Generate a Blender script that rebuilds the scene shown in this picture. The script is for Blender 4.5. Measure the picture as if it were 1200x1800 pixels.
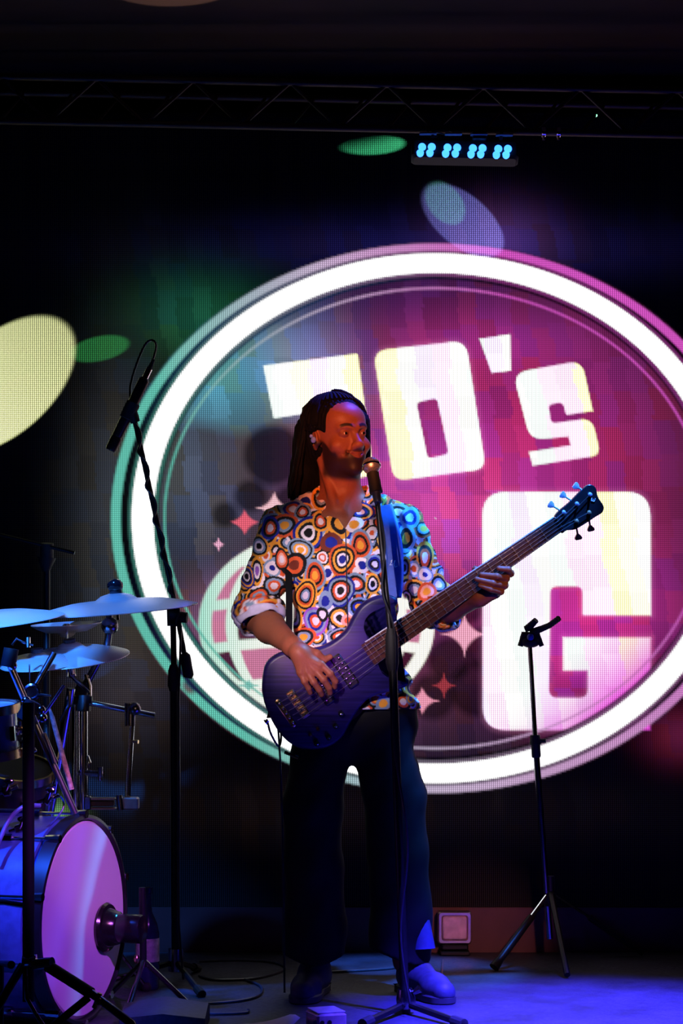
import bpy, math, random
import numpy as np
from mathutils import Vector, Matrix
for o in list(bpy.data.objects): bpy.data.objects.remove(o)
SC = bpy.context.scene
COL = SC.collection
# ------------------------------------------------------------------ camera
F = 3510.0; HY = 1180.0; CH = 0.97          # focal length and horizon row for a 1200x1800 frame, lens height
def P(px, py, D):                            # point of the stage seen at (px,py) at distance D
    return Vector(((px-600)/F*D, D, CH-(py-HY)/F*D))
cam_d = bpy.data.cameras.new('camera'); cam = bpy.data.objects.new('camera', cam_d); COL.objects.link(cam)
cam.location = (0, 0, CH); cam.rotation_euler = (math.pi/2, 0, 0)
cam_d.sensor_fit = 'VERTICAL'; cam_d.sensor_height = 36; cam_d.lens = F/1800*36
cam_d.shift_y = (HY-900)/1800.0; cam_d.clip_end = 60
SC.camera = cam
# ------------------------------------------------------------------ world, exposure
w = bpy.data.worlds.new('world'); SC.world = w; w.use_nodes = True
w.node_tree.nodes['Background'].inputs[0].default_value = (0.0, 0.0, 0.0, 1)
w.node_tree.nodes['Background'].inputs[1].default_value = 0.0
SC.view_settings.view_transform = 'Standard'; SC.view_settings.look = 'None'
SC.view_settings.exposure = 0.0; SC.view_settings.gamma = 1.0; SC.view_settings.use_curve_mapping = False
# ------------------------------------------------------------------ stage lights (above and in front of the stage)
def spot(name, loc, target, color, power, angle, blend=0.3, size=0.03):
    l = bpy.data.lights.new(name, 'SPOT'); l.color = color; l.energy = power
    l.spot_size = math.radians(angle); l.spot_blend = blend; l.shadow_soft_size = size
    o = bpy.data.objects.new(name, l); COL.objects.link(o); o.location = loc
    o.rotation_euler = (Vector(target)-Vector(loc)).to_track_quat('-Z', 'Y').to_euler()
    return o
spot('warm_front_spot', (-0.35, 1.4, 2.35), (0.03, 5.95, 1.66), (1.0, 0.24, 0.09), 1700, 6.6, 0.8, 0.04)
spot('white_front_spot', (-1.2, 1.2, 2.6), (-0.03, 5.9, 1.14), (1.0, 0.80, 0.86), 1500, 8.0, 0.8, 0.05)
spot('warm_strum_spot', (-0.6, 1.6, 2.0), (-0.08, 5.78, 1.03), (1.0, 0.34, 0.20), 520, 4.2, 0.8, 0.04)
spot('warm_hand_spot', (1.2, 1.6, 2.2), (0.42, 5.85, 1.22), (1.0, 0.45, 0.22), 420, 6, 0.7, 0.04)
spot('purple_low_spot', (0.15, 3.2, 0.9), (-0.05, 5.95, 1.06), (0.32, 0.03, 1.0), 150, 8, 0.9, 0.05)
spot('blue_side_spot', (1.9, 5.6, 3.0), (0.24, 5.98, 1.28), (0.02, 0.18, 1.0), 620, 11, 0.7, 0.04)
spot('cyan_top_spot', (1.35, 6.35, 2.95), (0.21, 6.0, 1.46), (0.04, 0.42, 1.0), 900, 10, 0.8, 0.04)
spot('blue_floor_spot', (1.25, 4.6, 2.95), (0.78, 5.42, 0.0), (0.05, 0.035, 1.0), 9500, 32, 0.8, 0.05)
spot('purple_drum_spot', (0.9, 2.6, 2.3), (-0.70, 5.45, 0.36), (0.42, 0.07, 1.0), 620, 12, 0.6, 0.04)
spot('pink_drum_spot', (0.4, 3.0, 2.0), (-0.70, 5.5, 0.52), (1.0, 0.32, 0.30), 130, 11, 0.8, 0.04)
spot('blue_drum_spot', (-1.9, 4.3, 2.95), (-1.12, 5.45, 0.55), (0.015, 0.10, 1.0), 900, 24, 0.5, 0.04)
spot('blue_cymbal_spot', (-1.2, 4.9, 2.95), (-0.92, 5.85, 1.05), (0.04, 0.22, 1.0), 420, 26, 0.5, 0.04)
spot('warm_drum_spot', (0.6, 3.4, 1.2), (-0.78, 5.7, 0.85), (1.0, 0.60, 0.40), 16, 16, 0.6, 0.03)
spot('blue_neck_spot', (0.95, 5.2, 2.95), (0.56, 5.83, 1.40), (0.04, 0.20, 1.0), 1500, 15, 0.6, 0.03)
spot('blue_hair_spot', (0.55, 6.35, 2.95), (0.0, 6.0, 1.74), (0.03, 0.06, 1.0), 420, 12, 0.6, 0.03)
spot('front_cymbal_spot', (-1.12, 3.6, 1.62), (-0.88, 5.80, 1.04), (0.03, 0.22, 1.0), 1500, 9.5, 0.6, 0.03)
spot('pink_plinth_spot', (0.75, 4.3, 0.9), (0.45, 6.84, 0.09), (1.0, 0.34, 0.34), 90, 13, 0.9, 0.04)
# moving-head beams that land on the LED wall and the ceiling
def pool(name, c, ang, maj, mino, color, power, off=0.8, blend=0.12, D=6.88):
    cx, cy = c; t = P(cx, cy, D); R = maj/F*D; r = mino/F*D
    inc = math.acos(min(0.98, r/R)); s = off*math.tan(inc)
    src = t + Vector((math.cos(math.radians(ang))*s, -off, math.sin(math.radians(ang))*s))
    return spot(name, src, t, color, power, 2*math.degrees(math.atan(r/math.hypot(off, s))), blend, 0.005)
pool('yellow_beam', (-25, 700), 222, 150, 85, (0.85, 0.90, 0.42), 9000, 0.9, 0.10)
pool('green_beam', (198, 606), 12, 54, 22, (0.10, 1.0, 0.22), 2200, 0.8, 0.2)
pool('violet_beam', (836, 404), 320, 84, 44, (0.25, 0.24, 0.85), 1300, 0.5, 0.15)
pool('teal_beam', (792, 366), 310, 44, 30, (0.2, 0.9, 0.6), 220, 0.5, 0.3)
pool('mint_beam', (690, 250), 2, 54, 17, (0.10, 1.0, 0.42), 1600, 0.28, 0.1)
spot('ceiling_beam', (-0.30, 5.6, 2.2), (-0.50, 6.00, 3.05), (1.0, 0.85, 0.6), 60, 26, 0.1, 0.005)
# ------------------------------------------------------------------ helpers
def s2l(c):
    c = np.asarray(c, float)/255.0
    return np.where(c <= 0.04045, c/12.92, ((c+0.055)/1.055)**2.4)
def new_mat(name):
    m = bpy.data.materials.new(name); m.use_nodes = True
    nt = m.node_tree; b = nt.nodes['Principled BSDF']
    return m, nt, b
def mat(name, color, rough=0.5, metal=0.0, var=0.25, scale=30.0, bump=0.0, coat=0.0, spec=0.5):
    m, nt, b = new_mat(name)
    tc = nt.nodes.new('ShaderNodeTexCoord'); n = nt.nodes.new('ShaderNodeTexNoise')
    n.inputs['Scale'].default_value = scale; n.inputs['Detail'].default_value = 4
    nt.links.new(tc.outputs['Object'], n.inputs['Vector'])
    r = nt.nodes.new('ShaderNodeValToRGB'); c = np.array(color[:3])
    r.color_ramp.elements[0].color = (*np.clip(c*(1-var), 0, 1), 1); r.color_ramp.elements[0].position = 0.3
    r.color_ramp.elements[1].color = (*np.clip(c*(1+var), 0, 1), 1); r.color_ramp.elements[1].position = 0.7
    nt.links.new(n.outputs['Fac'], r.inputs['Fac']); nt.links.new(r.outputs['Color'], b.inputs['Base Color'])
    b.inputs['Roughness'].default_value = rough; b.inputs['Metallic'].default_value = metal
    b.inputs['Coat Weight'].default_value = coat; b.inputs['Specular IOR Level'].default_value = spec
    if bump:
        bp = nt.nodes.new('ShaderNodeBump'); bp.inputs['Strength'].default_value = bump; bp.inputs['Distance'].default_value = 0.002
        nt.links.new(n.outputs['Fac'], bp.inputs['Height']); nt.links.new(bp.outputs['Normal'], b.inputs['Normal'])
    return m
def emit_mat(name, color, strength):
    m, nt, b = new_mat(name)
    tc = nt.nodes.new('ShaderNodeTexCoord'); n = nt.nodes.new('ShaderNodeTexNoise'); n.inputs['Scale'].default_value = 40
    nt.links.new(tc.outputs['Object'], n.inputs['Vector'])
    mr = nt.nodes.new('ShaderNodeMapRange'); mr.inputs['To Min'].default_value = strength*0.85; mr.inputs['To Max'].default_value = strength*1.15
    nt.links.new(n.outputs['Fac'], mr.inputs['Value'])
    b.inputs['Base Color'].default_value = (0.05, 0.05, 0.05, 1)
    b.inputs['Emission Color'].default_value = (*color, 1); nt.links.new(mr.outputs[0], b.inputs['Emission Strength'])
    return m
def attr_mat(name, rough=0.6, spec=0.5, bump=0.0, scale=200, sub=0.0):
    m, nt, b = new_mat(name)
    a = nt.nodes.new('ShaderNodeAttribute'); a.attribute_name = 'Col'
    tc = nt.nodes.new('ShaderNodeTexCoord'); n = nt.nodes.new('ShaderNodeTexNoise')
    n.inputs['Scale'].default_value = scale; nt.links.new(tc.outputs['Object'], n.inputs['Vector'])
    mx = nt.nodes.new('ShaderNodeMix'); mx.data_type = 'RGBA'; mx.blend_type = 'MULTIPLY'; mx.inputs[0].default_value = 0.35
    nt.links.new(a.outputs['Color'], mx.inputs[6]); nt.links.new(n.outputs['Fac'], mx.inputs[7])
    nt.links.new(mx.outputs[2], b.inputs['Base Color'])
    b.inputs['Roughness'].default_value = rough; b.inputs['Specular IOR Level'].default_value = spec
    if sub: b.inputs['Subsurface Weight'].default_value = sub; b.inputs['Subsurface Scale'].default_value = 0.01
    if bump:
        bp = nt.nodes.new('ShaderNodeBump'); bp.inputs['Strength'].default_value = bump; bp.inputs['Distance'].default_value = 0.001
        nt.links.new(n.outputs['Fac'], bp.inputs['Height']); nt.links.new(bp.outputs['Normal'], b.inputs['Normal'])
    return m
def tag(o, label=None, cat=None, group=None, kind=None):
    if label: o['label'] = label
    if cat: o['category'] = cat
    if group: o['group'] = group
    if kind: o['kind'] = kind
    return o
def thing(name, loc, label, cat, group=None):
    o = bpy.data.objects.new(name, None); COL.objects.link(o); o.location = loc; o.empty_display_size = 0.05
    return tag(o, label, cat, group)
def woff(o):
    v = Vector((0, 0, 0))
    while o is not None: v += o.location; o = o.parent
    return v
def link_mesh(name, me, m, parent=None, smooth=True):
    if smooth and len(me.polygons):
        me.polygons.foreach_set('use_smooth', np.ones(len(me.polygons), bool))
    if m is not None: me.materials.append(m)
    o = bpy.data.objects.new(name, me); COL.objects.link(o)
    if parent is not None: o.parent = parent
    return o
def np_mesh(name, V, Q, off=(0, 0, 0), col=None):
    me = bpy.data.meshes.new(name); V = (np.asarray(V, np.float32)-np.array(off, np.float32))
    n = Q.shape[1]; me.vertices.add(len(V)); me.vertices.foreach_set('co', V.ravel())
    me.loops.add(Q.size); me.loops.foreach_set('vertex_index', Q.ravel().astype(np.int32))
    me.polygons.add(len(Q)); me.polygons.foreach_set('loop_start', np.arange(0, Q.size, n, dtype=np.int32))
    me.update(calc_edges=True)
    if col is not None:
        a = me.color_attributes.new('Col', 'FLOAT_COLOR', 'POINT')
        c = np.ones((len(V), 4), np.float32); c[:, :3] = col; a.data.foreach_set('color', c.ravel())
    return me
def frame(d):
    d = Vector(d).normalized(); u = d.cross(Vector((0, 0, 1)))
    if u.length < 1e-3: u = Vector((1, 0, 0))
    u.normalize(); return d, u, d.cross(u).normalized()
class MB:                                    # collects shapes, then links them as one mesh object
    def __init__(s): s.v = []; s.f = []
    def add(s, vs, fs):
        n = len(s.v); s.v += [Vector(v) for v in vs]; s.f += [[i+n for i in f] for f in fs]; return s
    def ring_strip(s, rings, cap=True, closed=False):
        n = len(rings[0]); vs = [p for r in rings for p in r]; fs = []; m = len(rings)
        for i in range(m if closed else m-1):
            a = i*n; b = ((i+1) % m)*n
            for k in range(n): fs.append([a+k, a+(k+1) % n, b+(k+1) % n, b+k])
        if cap and not closed: fs.append(list(range(n))[::-1]); fs.append([(m-1)*n+k for k in range(n)])
        return s.add(vs, fs)
    def tube(s, pts, r, n=10, cap=True, flat=1.0):
        pts = [Vector(p) for p in pts]; m = len(pts); rr = r if isinstance(r, (list, tuple)) else [r]*m
        rings = []; u = None
        for i, p in enumerate(pts):
            d = (pts[min(i+1, m-1)]-pts[max(i-1, 0)]).normalized()
            if u is None: _, u, _ = frame(d)
            u = (u-d*u.dot(d)).normalized(); w_ = d.cross(u)
            rings.append([p+u*math.cos(2*math.pi*k/n)*rr[i]+w_*math.sin(2*math.pi*k/n)*rr[i]*flat for k in range(n)])
        return s.ring_strip(rings, cap)
    def lathe(s, prof, o, axis, n=32, cap=False, closed=False):
        d, u, w_ = frame(axis); o = Vector(o)
        return s.ring_strip([[o+d*z+(u*math.cos(2*math.pi*k/n)+w_*math.sin(2*math.pi*k/n))*max(r, 1e-5) for k in range(n)] for r, z in prof], cap, closed)
    def box(s, c, sz, R=None, bev=0.0):
        c = Vector(c); x, y, z = [q/2 for q in sz]; b = min(bev, x*.9, y*.9, z*.9)
        R = R or Matrix.Identity(3)
        if b <= 0:
            vs = [c+R@Vector((i*x, j*y, k*z)) for i in (-1, 1) for j in (-1, 1) for k in (-1, 1)]
            return s.add(vs, [[0,1,3,2],[4,6,7,5],[0,4,5,1],[2,3,7,6],[0,2,6,4],[1,5,7,3]])
        def rect(xx, yy, zz):                # octagonal outline per level
            q = [(xx,-yy+b),(xx,yy-b),(xx-b,yy),(-xx+b,yy),(-xx,yy-b),(-xx,-yy+b),(-xx+b,-yy),(xx-b,-yy)]
            return [c+R@Vector((a, d, zz)) for a, d in q]
        return s.ring_strip([rect(x-b, y-b, -z), rect(x, y, -z+b), rect(x, y, z-b), rect(x-b, y-b, z)])
    def ball(s, c, r, n=14, sc=(1, 1, 1), R=None):
        R = R or Matrix.Identity(3); c = Vector(c); rings = []
        for i in range(1, n//2):
            t = math.pi*i/(n//2)
            rings.append([c+R@Vector((math.sin(t)*math.cos(2*math.pi*k/n)*r*sc[0], math.sin(t)*math.sin(2*math.pi*k/n)*r*sc[1], -math.cos(t)*r*sc[2])) for k in range(n)])
        return s.ring_strip(rings)
    def plate(s, outline, mapf, layers):     # outline (a,b) list, layers [(c, inset)], mapf(a,b,c)->world
        rings = [[mapf(a, b, c) for a, b in inset_poly(outline, ins)] for c, ins in layers]
        return s.ring_strip(rings)
    def build(s, name, m, parent=None, smooth=True, ang=35, **kw):
        off = woff(parent) if parent is not None else Vector((0, 0, 0))
        me = bpy.data.meshes.new(name); me.from_pydata([v-off for v in s.v], [], s.f); me.update()
        import bmesh
        bm = bmesh.new(); bm.from_mesh(me); bmesh.ops.recalc_face_normals(bm, faces=bm.faces)
        for e in bm.edges:
            if len(e.link_faces) == 2 and e.calc_face_angle(0) > math.radians(ang): e.smooth = False
        for f_ in bm.faces: f_.smooth = smooth
        bm.to_mesh(me); bm.free()
        o = link_mesh(name, me, m, parent, False)
        return tag(o, **kw) if kw else o
def inset_poly(pts, d):
    if d == 0: return list(pts)
    n = len(pts); A = sum(pts[i][0]*pts[(i+1) % n][1]-pts[(i+1) % n][0]*pts[i][1] for i in range(n)); sg = 1 if A > 0 else -1
    out = []
    for i in range(n):
        p, q, r = pts[i-1], pts[i], pts[(i+1) % n]
        t = Vector((r[0]-p[0], r[1]-p[1]))
        if t.length < 1e-9: out.append(q); continue
        t.normalize(); out.append((q[0]-t.y*d*sg, q[1]+t.x*d*sg))
    return out
def catmull(pts, k=5, closed=True):
    n = len(pts); out = []
    for i in range(n if closed else n-1):
        g = (lambda j: Vector(pts[j % n])) if closed else (lambda j: Vector(pts[max(0, min(n-1, j))]))
        a, b, c, d = g(i-1), g(i), g(i+1), g(i+2)
        for q in range(k):
            t = q/k; out.append(0.5*((2*b)+(c-a)*t+(2*a-5*b+4*c-d)*t*t+(3*b-a-3*c+d)*t**3))
    if not closed: out.append(Vector(pts[-1]))
    return out
# ---------------------------------------------------------------- signed-distance volumes and surface nets
def seg(parts):
    out = [parts[0][0]]
    for a, b, st in parts:
        n = max(1, int(round((b-a)/st))); out += [a+(b-a)*(i+1)/n for i in range(n)]
    return np.array(out, np.float32)
class Vol:
    def __init__(s, xs, ys, zs):
        s.ax = (xs, ys, zs); s.f = np.full((len(xs), len(ys), len(zs)), 1.0, np.float32)
    def region(s, lo, hi):
        sl = []
        for a, l, h in zip(s.ax, lo, hi):
            i = max(0, int(np.searchsorted(a, l))-1); j = min(len(a), int(np.searchsorted(a, h))+2)
            if i >= j: return None
            sl.append(slice(i, j))
        X, Y, Z = s.ax[0][sl[0]][:, None, None], s.ax[1][sl[1]][None, :, None], s.ax[2][sl[2]][None, None, :]
        return tuple(sl), X, Y, Z
    def op(s, lo, hi, fn, k, mode='+'):
        m = k+0.012; r = s.region([q-m for q in lo], [q+m for q in hi])
        if r is None: return
        sl, X, Y, Z = r; b = fn(X, Y, Z).astype(np.float32); a = s.f[sl]
        if mode == '-': b = -b; a = -a; b = b*1
        if mode == '-':
            # smooth max(a, -b) = -smin(-a, b)
            b = -b; h = np.maximum(k-np.abs(a-b), 0)/max(k, 1e-6); s.f[sl] = -(np.minimum(a, b)-h*h*k*0.25)
        else:
            h = np.maximum(k-np.abs(a-b), 0)/max(k, 1e-6); s.f[sl] = np.minimum(a, b)-h*h*k*0.25
    def cap(s, a, b, ra, rb=None, k=0.02, mode='+', flat=None):
        a = np.array(a, np.float32); b = np.array(b, np.float32); rb = ra if rb is None else rb; R = max(ra, rb)
        def fn(X, Y, Z):
            d = b-a; L = float(d@d)+1e-9; px, py, pz = X-a[0], Y-a[1], Z-a[2]
            t = np.clip((px*d[0]+py*d[1]+pz*d[2])/L, 0, 1)
            qx, qy, qz = px-t*d[0], py-t*d[1], pz-t*d[2]
            if flat: qy = qy/flat
            return (np.sqrt(qx*qx+qy*qy+qz*qz)-(ra+(rb-ra)*t))*(1 if not flat else min(1, flat*1.2))
        s.op(np.minimum(a, b)-R, np.maximum(a, b)+R, fn, k, mode)
    def ell(s, c, r, M=None, k=0.02, mode='+'):
        c = np.array(c, np.float32); r = np.array(r, np.float32); M = np.eye(3, dtype=np.float32) if M is None else np.array(M, np.float32)
        ext = np.sqrt(((M.T*r[:, None].T if False else (M*r[None, :]))**2).sum(1))
        def fn(X, Y, Z):
            p = [X-c[0], Y-c[1], Z-c[2]]
            q = [p[0]*M[0, i]+p[1]*M[1, i]+p[2]*M[2, i] for i in range(3)]
            k0 = np.sqrt(sum((q[i]/r[i])**2 for i in range(3))); k1 = np.sqrt(sum((q[i]/r[i]**2)**2 for i in range(3)))
            return k0*(k0-1)/np.maximum(k1, 1e-6)
        s.op(c-ext, c+ext, fn, k, mode)
    def nets(s, smooth=1):
        f = s.f; ins = f < 0; nx, ny, nz = f.shape
        cnt = np.zeros((nx-1, ny-1, nz-1), np.uint8)
        for i in (0, 1):
            for j in (0, 1):
                for k in (0, 1): cnt += ins[i:nx-1+i, j:ny-1+j, k:nz-1+k]
        I, J, K = np.nonzero((cnt > 0) & (cnt < 8)); del cnt
        idx = np.full((nx-1, ny-1, nz-1), -1, np.int32); idx[I, J, K] = np.arange(len(I))
        acc = np.zeros((len(I), 3), np.float64); num = np.zeros(len(I))
        X = s.ax
        for ax in range(3):
            o1, o2 = [q for q in range(3) if q != ax]
            for a in (0, 1):
                for b in (0, 1):
                    o = [0, 0, 0]; o[o1] = a; o[o2] = b; e = list(o); e[ax] = 1
                    f0 = f[I+o[0], J+o[1], K+o[2]]; f1 = f[I+e[0], J+e[1], K+e[2]]
                    c = (f0 < 0) != (f1 < 0); t = np.where(c, f0/np.where(c, f0-f1, 1), 0)
                    base = (I+o[0], J+o[1], K+o[2]); end = (I+e[0], J+e[1], K+e[2])
                    for q in range(3):
                        p0 = X[q][base[q]]; p1 = X[q][end[q]]; acc[:, q] += np.where(c, p0+(p1-p0)*t, 0)
                    num += c
        V = acc/num[:, None]; quads = []
        for ax in range(3):
            o1, o2 = [q for q in range(3) if q != ax]
            sa = [slice(1, n-1) for n in f.shape]; sa[ax] = slice(0, f.shape[ax]-1); sb = list(sa); sb[ax] = slice(1, f.shape[ax])
            A = ins[tuple(sa)]; B = ins[tuple(sb)]
            g = np.nonzero(A != B); pos = [g[0], g[1], g[2]]; pos = [p+(0 if q == ax else 1) for q, p in enumerate(pos)]
            flip = A[g]
            def cell(d1, d2):
                c = list(pos); c[o1] = c[o1]-d1; c[o2] = c[o2]-d2; return idx[c[0], c[1], c[2]]
            q = np.stack([cell(1, 1), cell(0, 1), cell(0, 0), cell(1, 0)], 1)
            fl = flip if ax != 1 else ~flip
            q = np.where(fl[:, None], q, q[:, ::-1]); quads.append(q)
        Q = np.concatenate(quads); Q = Q[(Q >= 0).all(1)]
        for _ in range(smooth):
            S = np.zeros_like(V); n = np.zeros(len(V))
            for a, b in ((0, 1), (1, 2), (2, 3), (3, 0)):
                for q in range(3):
                    S[:, q] += np.bincount(Q[:, a], V[Q[:, b], q], len(V))+np.bincount(Q[:, b], V[Q[:, a], q], len(V))
                n += np.bincount(Q[:, a], minlength=len(V))+np.bincount(Q[:, b], minlength=len(V))
            V = V*0.5+0.5*S/np.maximum(n, 1)[:, None]
        return V, Q
def topx(V): return 600+V[:, 0]/V[:, 1]*F, HY-(V[:, 2]-CH)/V[:, 1]*F

black_metal = mat('black_powder_coat', (0.012, 0.012, 0.014), 0.42, 0.6)
black_matte = mat('black_matte', (0.006, 0.006, 0.007), 0.7)
rubber = mat('black_rubber', (0.01, 0.01, 0.01), 0.8)
chrome = mat('polished_chrome', (0.75, 0.76, 0.8), 0.14, 1.0, 0.08)
dark_chrome = mat('smoked_chrome', (0.22, 0.22, 0.26), 0.22, 1.0, 0.15)
gold = mat('aged_gold_plate', (0.75, 0.50, 0.28), 0.25, 1.0, 0.2)
cable_mat = mat('black_cable', (0.012, 0.012, 0.018), 0.38, 0.0)

# ================================================================== SETTING
def slab(name, c, sz, m, **kw): return MB().box(c, sz).build(name, m, None, False, kind='structure', **kw)
fm, nt, b = new_mat('scuffed_black_stage_floor')
tc = nt.nodes.new('ShaderNodeTexCoord'); n1 = nt.nodes.new('ShaderNodeTexNoise'); n1.inputs['Scale'].default_value = 5; n1.inputs['Detail'].default_value = 8; n1.inputs['Roughness'].default_value = 0.65
n2 = nt.nodes.new('ShaderNodeTexNoise'); n2.inputs['Scale'].default_value = 60; n2.inputs['Detail'].default_value = 5
nt.links.new(tc.outputs['Object'], n1.inputs['Vector']); nt.links.new(tc.outputs['Object'], n2.inputs['Vector'])
r1 = nt.nodes.new('ShaderNodeValToRGB'); r1.color_ramp.elements[0].color = (0.014, 0.014, 0.022, 1); r1.color_ramp.elements[0].position = 0.35  # slight blue tint put in for the blue light on the black floor
r1.color_ramp.elements[1].color = (0.050, 0.050, 0.080, 1); r1.color_ramp.elements[1].position = 0.7
nt.links.new(n1.outputs['Fac'], r1.inputs['Fac']); nt.links.new(r1.outputs['Color'], b.inputs['Base Color'])
r2 = nt.nodes.new('ShaderNodeMapRange'); r2.inputs['To Min'].default_value = 0.35; r2.inputs['To Max'].default_value = 0.75
nt.links.new(n2.outputs['Fac'], r2.inputs['Value']); nt.links.new(r2.outputs[0], b.inputs['Roughness'])
bp = nt.nodes.new('ShaderNodeBump'); bp.inputs['Strength'].default_value = 0.5; bp.inputs['Distance'].default_value = 0.004
nt.links.new(n2.outputs['Fac'], bp.inputs['Height']); nt.links.new(bp.outputs['Normal'], b.inputs['Normal'])
slab('floor', (0, 3.6, -0.05), (8, 8.2, 0.1), fm, label='scuffed black stage floor washed in blue light')
wall_m = mat('dark_wall_paint', (0.004, 0.002, 0.002), 0.85, 0, 0.3, 3)
slab('wall_back', (0, 7.35, 1.5), (8, 0.1, 3.2), wall_m)
slab('wall_left', (-4.05, 3.6, 1.5), (0.1, 8.2, 3.2), wall_m); slab('wall_right', (4.05, 3.6, 1.5), (0.1, 8.2, 3.2), wall_m)
ceil_m = mat('dark_red_ceiling', (0.03, 0.008, 0.008), 0.9, 0, 0.4, 2)
slab('ceiling', (0, 3.6, 3.11), (8, 8.2, 0.1), ceil_m)
plinth_m = mat('maroon_plinth_board', (0.09, 0.03, 0.035), 0.6, 0, 0.4, 4)
slab('trim_1', (0, 6.96, 0.077), (7.9, 0.14, 0.155), plinth_m, label='low dark maroon plinth under the LED wall')

# ------------------------------------------------------------------ LED wall: one vertex per diode
DW = 6.90; PX = 3.0
xs = np.arange(-240, 1441, PX); ys = np.arange(206, 1601, PX)
X, Y = np.meshgrid(xs, ys)
def h2(a, b): v = np.sin(a*127.1+b*311.7)*43758.5453; return v-np.floor(v)
def cover(d, aa=3.2): return np.clip(0.5-d/aa, 0, 1)
def d_ell(cx, cy, a, b):
    u, v = (X-cx), (Y-cy); k0 = np.sqrt((u/a)**2+(v/b)**2); k1 = np.sqrt((u/a/a)**2+(v/b/b)**2)
    return k0*(k0-1)/np.maximum(k1, 1e-9)
def d_poly(pts, Xq=None, Yq=None):
    Xq = X if Xq is None else Xq; Yq = Y if Yq is None else Yq
    d = np.full(Xq.shape, 1e9); s_ = np.ones(Xq.shape); n = len(pts)
    for i in range(n):
        x0, y0 = pts[i]; x1, y1 = pts[i-1]; ex, ey = x1-x0, y1-y0; wx, wy = Xq-x0, Yq-y0
        t = np.clip((wx*ex+wy*ey)/(ex*ex+ey*ey+1e-9), 0, 1); d = np.minimum(d, (wx-ex*t)**2+(wy-ey*t)**2)
        c1 = Yq >= y0; c2 = Yq < y1; c3 = ex*wy > ey*wx
        s_ = np.where((c1 & c2 & c3) | (~c1 & ~c2 & ~c3), -s_, s_)
    return s_*np.sqrt(d)
def rpoly(pts):                              # (x,y,r) corners with radius r
    out = []; n = len(pts)
    for i in range(n):
        x, y, r = pts[i]
        if r <= 0: out.append((x, y)); continue
        p = Vector((x, y)); a = (Vector(pts[i-1][:2])-p); c = (Vector(pts[(i+1) % n][:2])-p); a.normalize(); c.normalize()
        for q in range(7):
            t = q/6; out.append(tuple(p+a*r*(1-t)**2+c*r*t*t))
    return out
def gauss(cx, cy, sx, sy): return np.exp(-((X-cx)/sx)**2-((Y-cy)/sy)**2)
def col(*c): return np.array(c)[None, None, :]
img = np.zeros(X.shape+(3,))
def glow(g, c): 
    global img; img = img+g[..., None]*col(*c)
def over(m, c):
    global img; img = img*(1-m[..., None])+m[..., None]*c
inner = cover(d_ell(765, 911, 476, 404), 6); disc = cover(d_ell(765, 911, 570, 483), 10)
# spill outside the rings
glow(gauss(225, 930, 80, 250)*(1-disc), (0.050, 0.052, 0.056)); glow(gauss(235, 1210, 110, 100)*(1-disc), (0.02, 0.014, 0.02))
glow(gauss(360, 560, 110, 70)*(1-disc), (0.008, 0.07, 0.035)); glow(gauss(1200, 1290, 60, 45)*(1-disc), (0.10, 0.008, 0.03))
glow(gauss(870, 425, 90, 60)*(1-disc), (0.06, 0.02, 0.10)); glow(gauss(600, 1420, 500, 60)*(1-disc), (0.005, 0.003, 0.003))
glow(gauss(100, 1435, 34, 26), (0.10, 0.22, 0.08)); glow(gauss(760, 440, 340, 50)*(1-disc), (0.008, 0.006, 0.05))  # first glow paints a green beam pool into the display colour
img += (disc*0.012)[..., None]*col(1, .7, 1.2)
glow(gauss(930, 800, 250, 230)*disc, (0.36, 0.012, 0.15)); glow(gauss(690, 860, 130, 170)*disc, (0.28, 0.03, 0.22))  # magenta light wash on the wall, painted in with the displayed pink gradient
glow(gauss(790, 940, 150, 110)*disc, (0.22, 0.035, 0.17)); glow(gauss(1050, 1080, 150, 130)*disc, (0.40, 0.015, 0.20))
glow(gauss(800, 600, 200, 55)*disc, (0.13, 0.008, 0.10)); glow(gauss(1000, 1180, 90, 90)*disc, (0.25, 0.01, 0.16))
cyan_pool = gauss(390, 650, 150, 105)*disc*cover((Y-752-8*np.sin(X/30)), 30)  # cyan light pool on the wall, painted into the display colour
glow(cyan_pool, (0.045, 0.27, 0.34)); glow(gauss(520, 610, 90, 60)*disc, (0.09, 0.07, 0.18)); glow(gauss(560, 690, 70, 60)*disc, (0.22, 0.16, 0.26))
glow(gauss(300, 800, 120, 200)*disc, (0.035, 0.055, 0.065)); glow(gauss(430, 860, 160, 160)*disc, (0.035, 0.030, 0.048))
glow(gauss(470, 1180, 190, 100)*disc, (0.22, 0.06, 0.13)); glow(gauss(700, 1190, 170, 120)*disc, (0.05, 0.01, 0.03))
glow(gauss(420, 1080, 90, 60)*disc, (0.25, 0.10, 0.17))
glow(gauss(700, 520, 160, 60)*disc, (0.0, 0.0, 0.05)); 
img *= (1-0.92*gauss(1120, 1250, 110, 80)*disc)[..., None]
# dark discs behind the sparkles
for cx, cy, r in ((480, 800, 52), (440, 872, 28), (395, 905, 22), (510, 880, 26), (420, 1000, 0), (815, 1060, 40), (790, 1160, 38), (860, 1140, 42), (760, 1225, 40), (840, 1210, 50)):
    if r: m_ = cover(np.hypot(X-cx, Y-cy)-r, 14); img = img*(1-0.72*m_[..., None])
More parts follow.
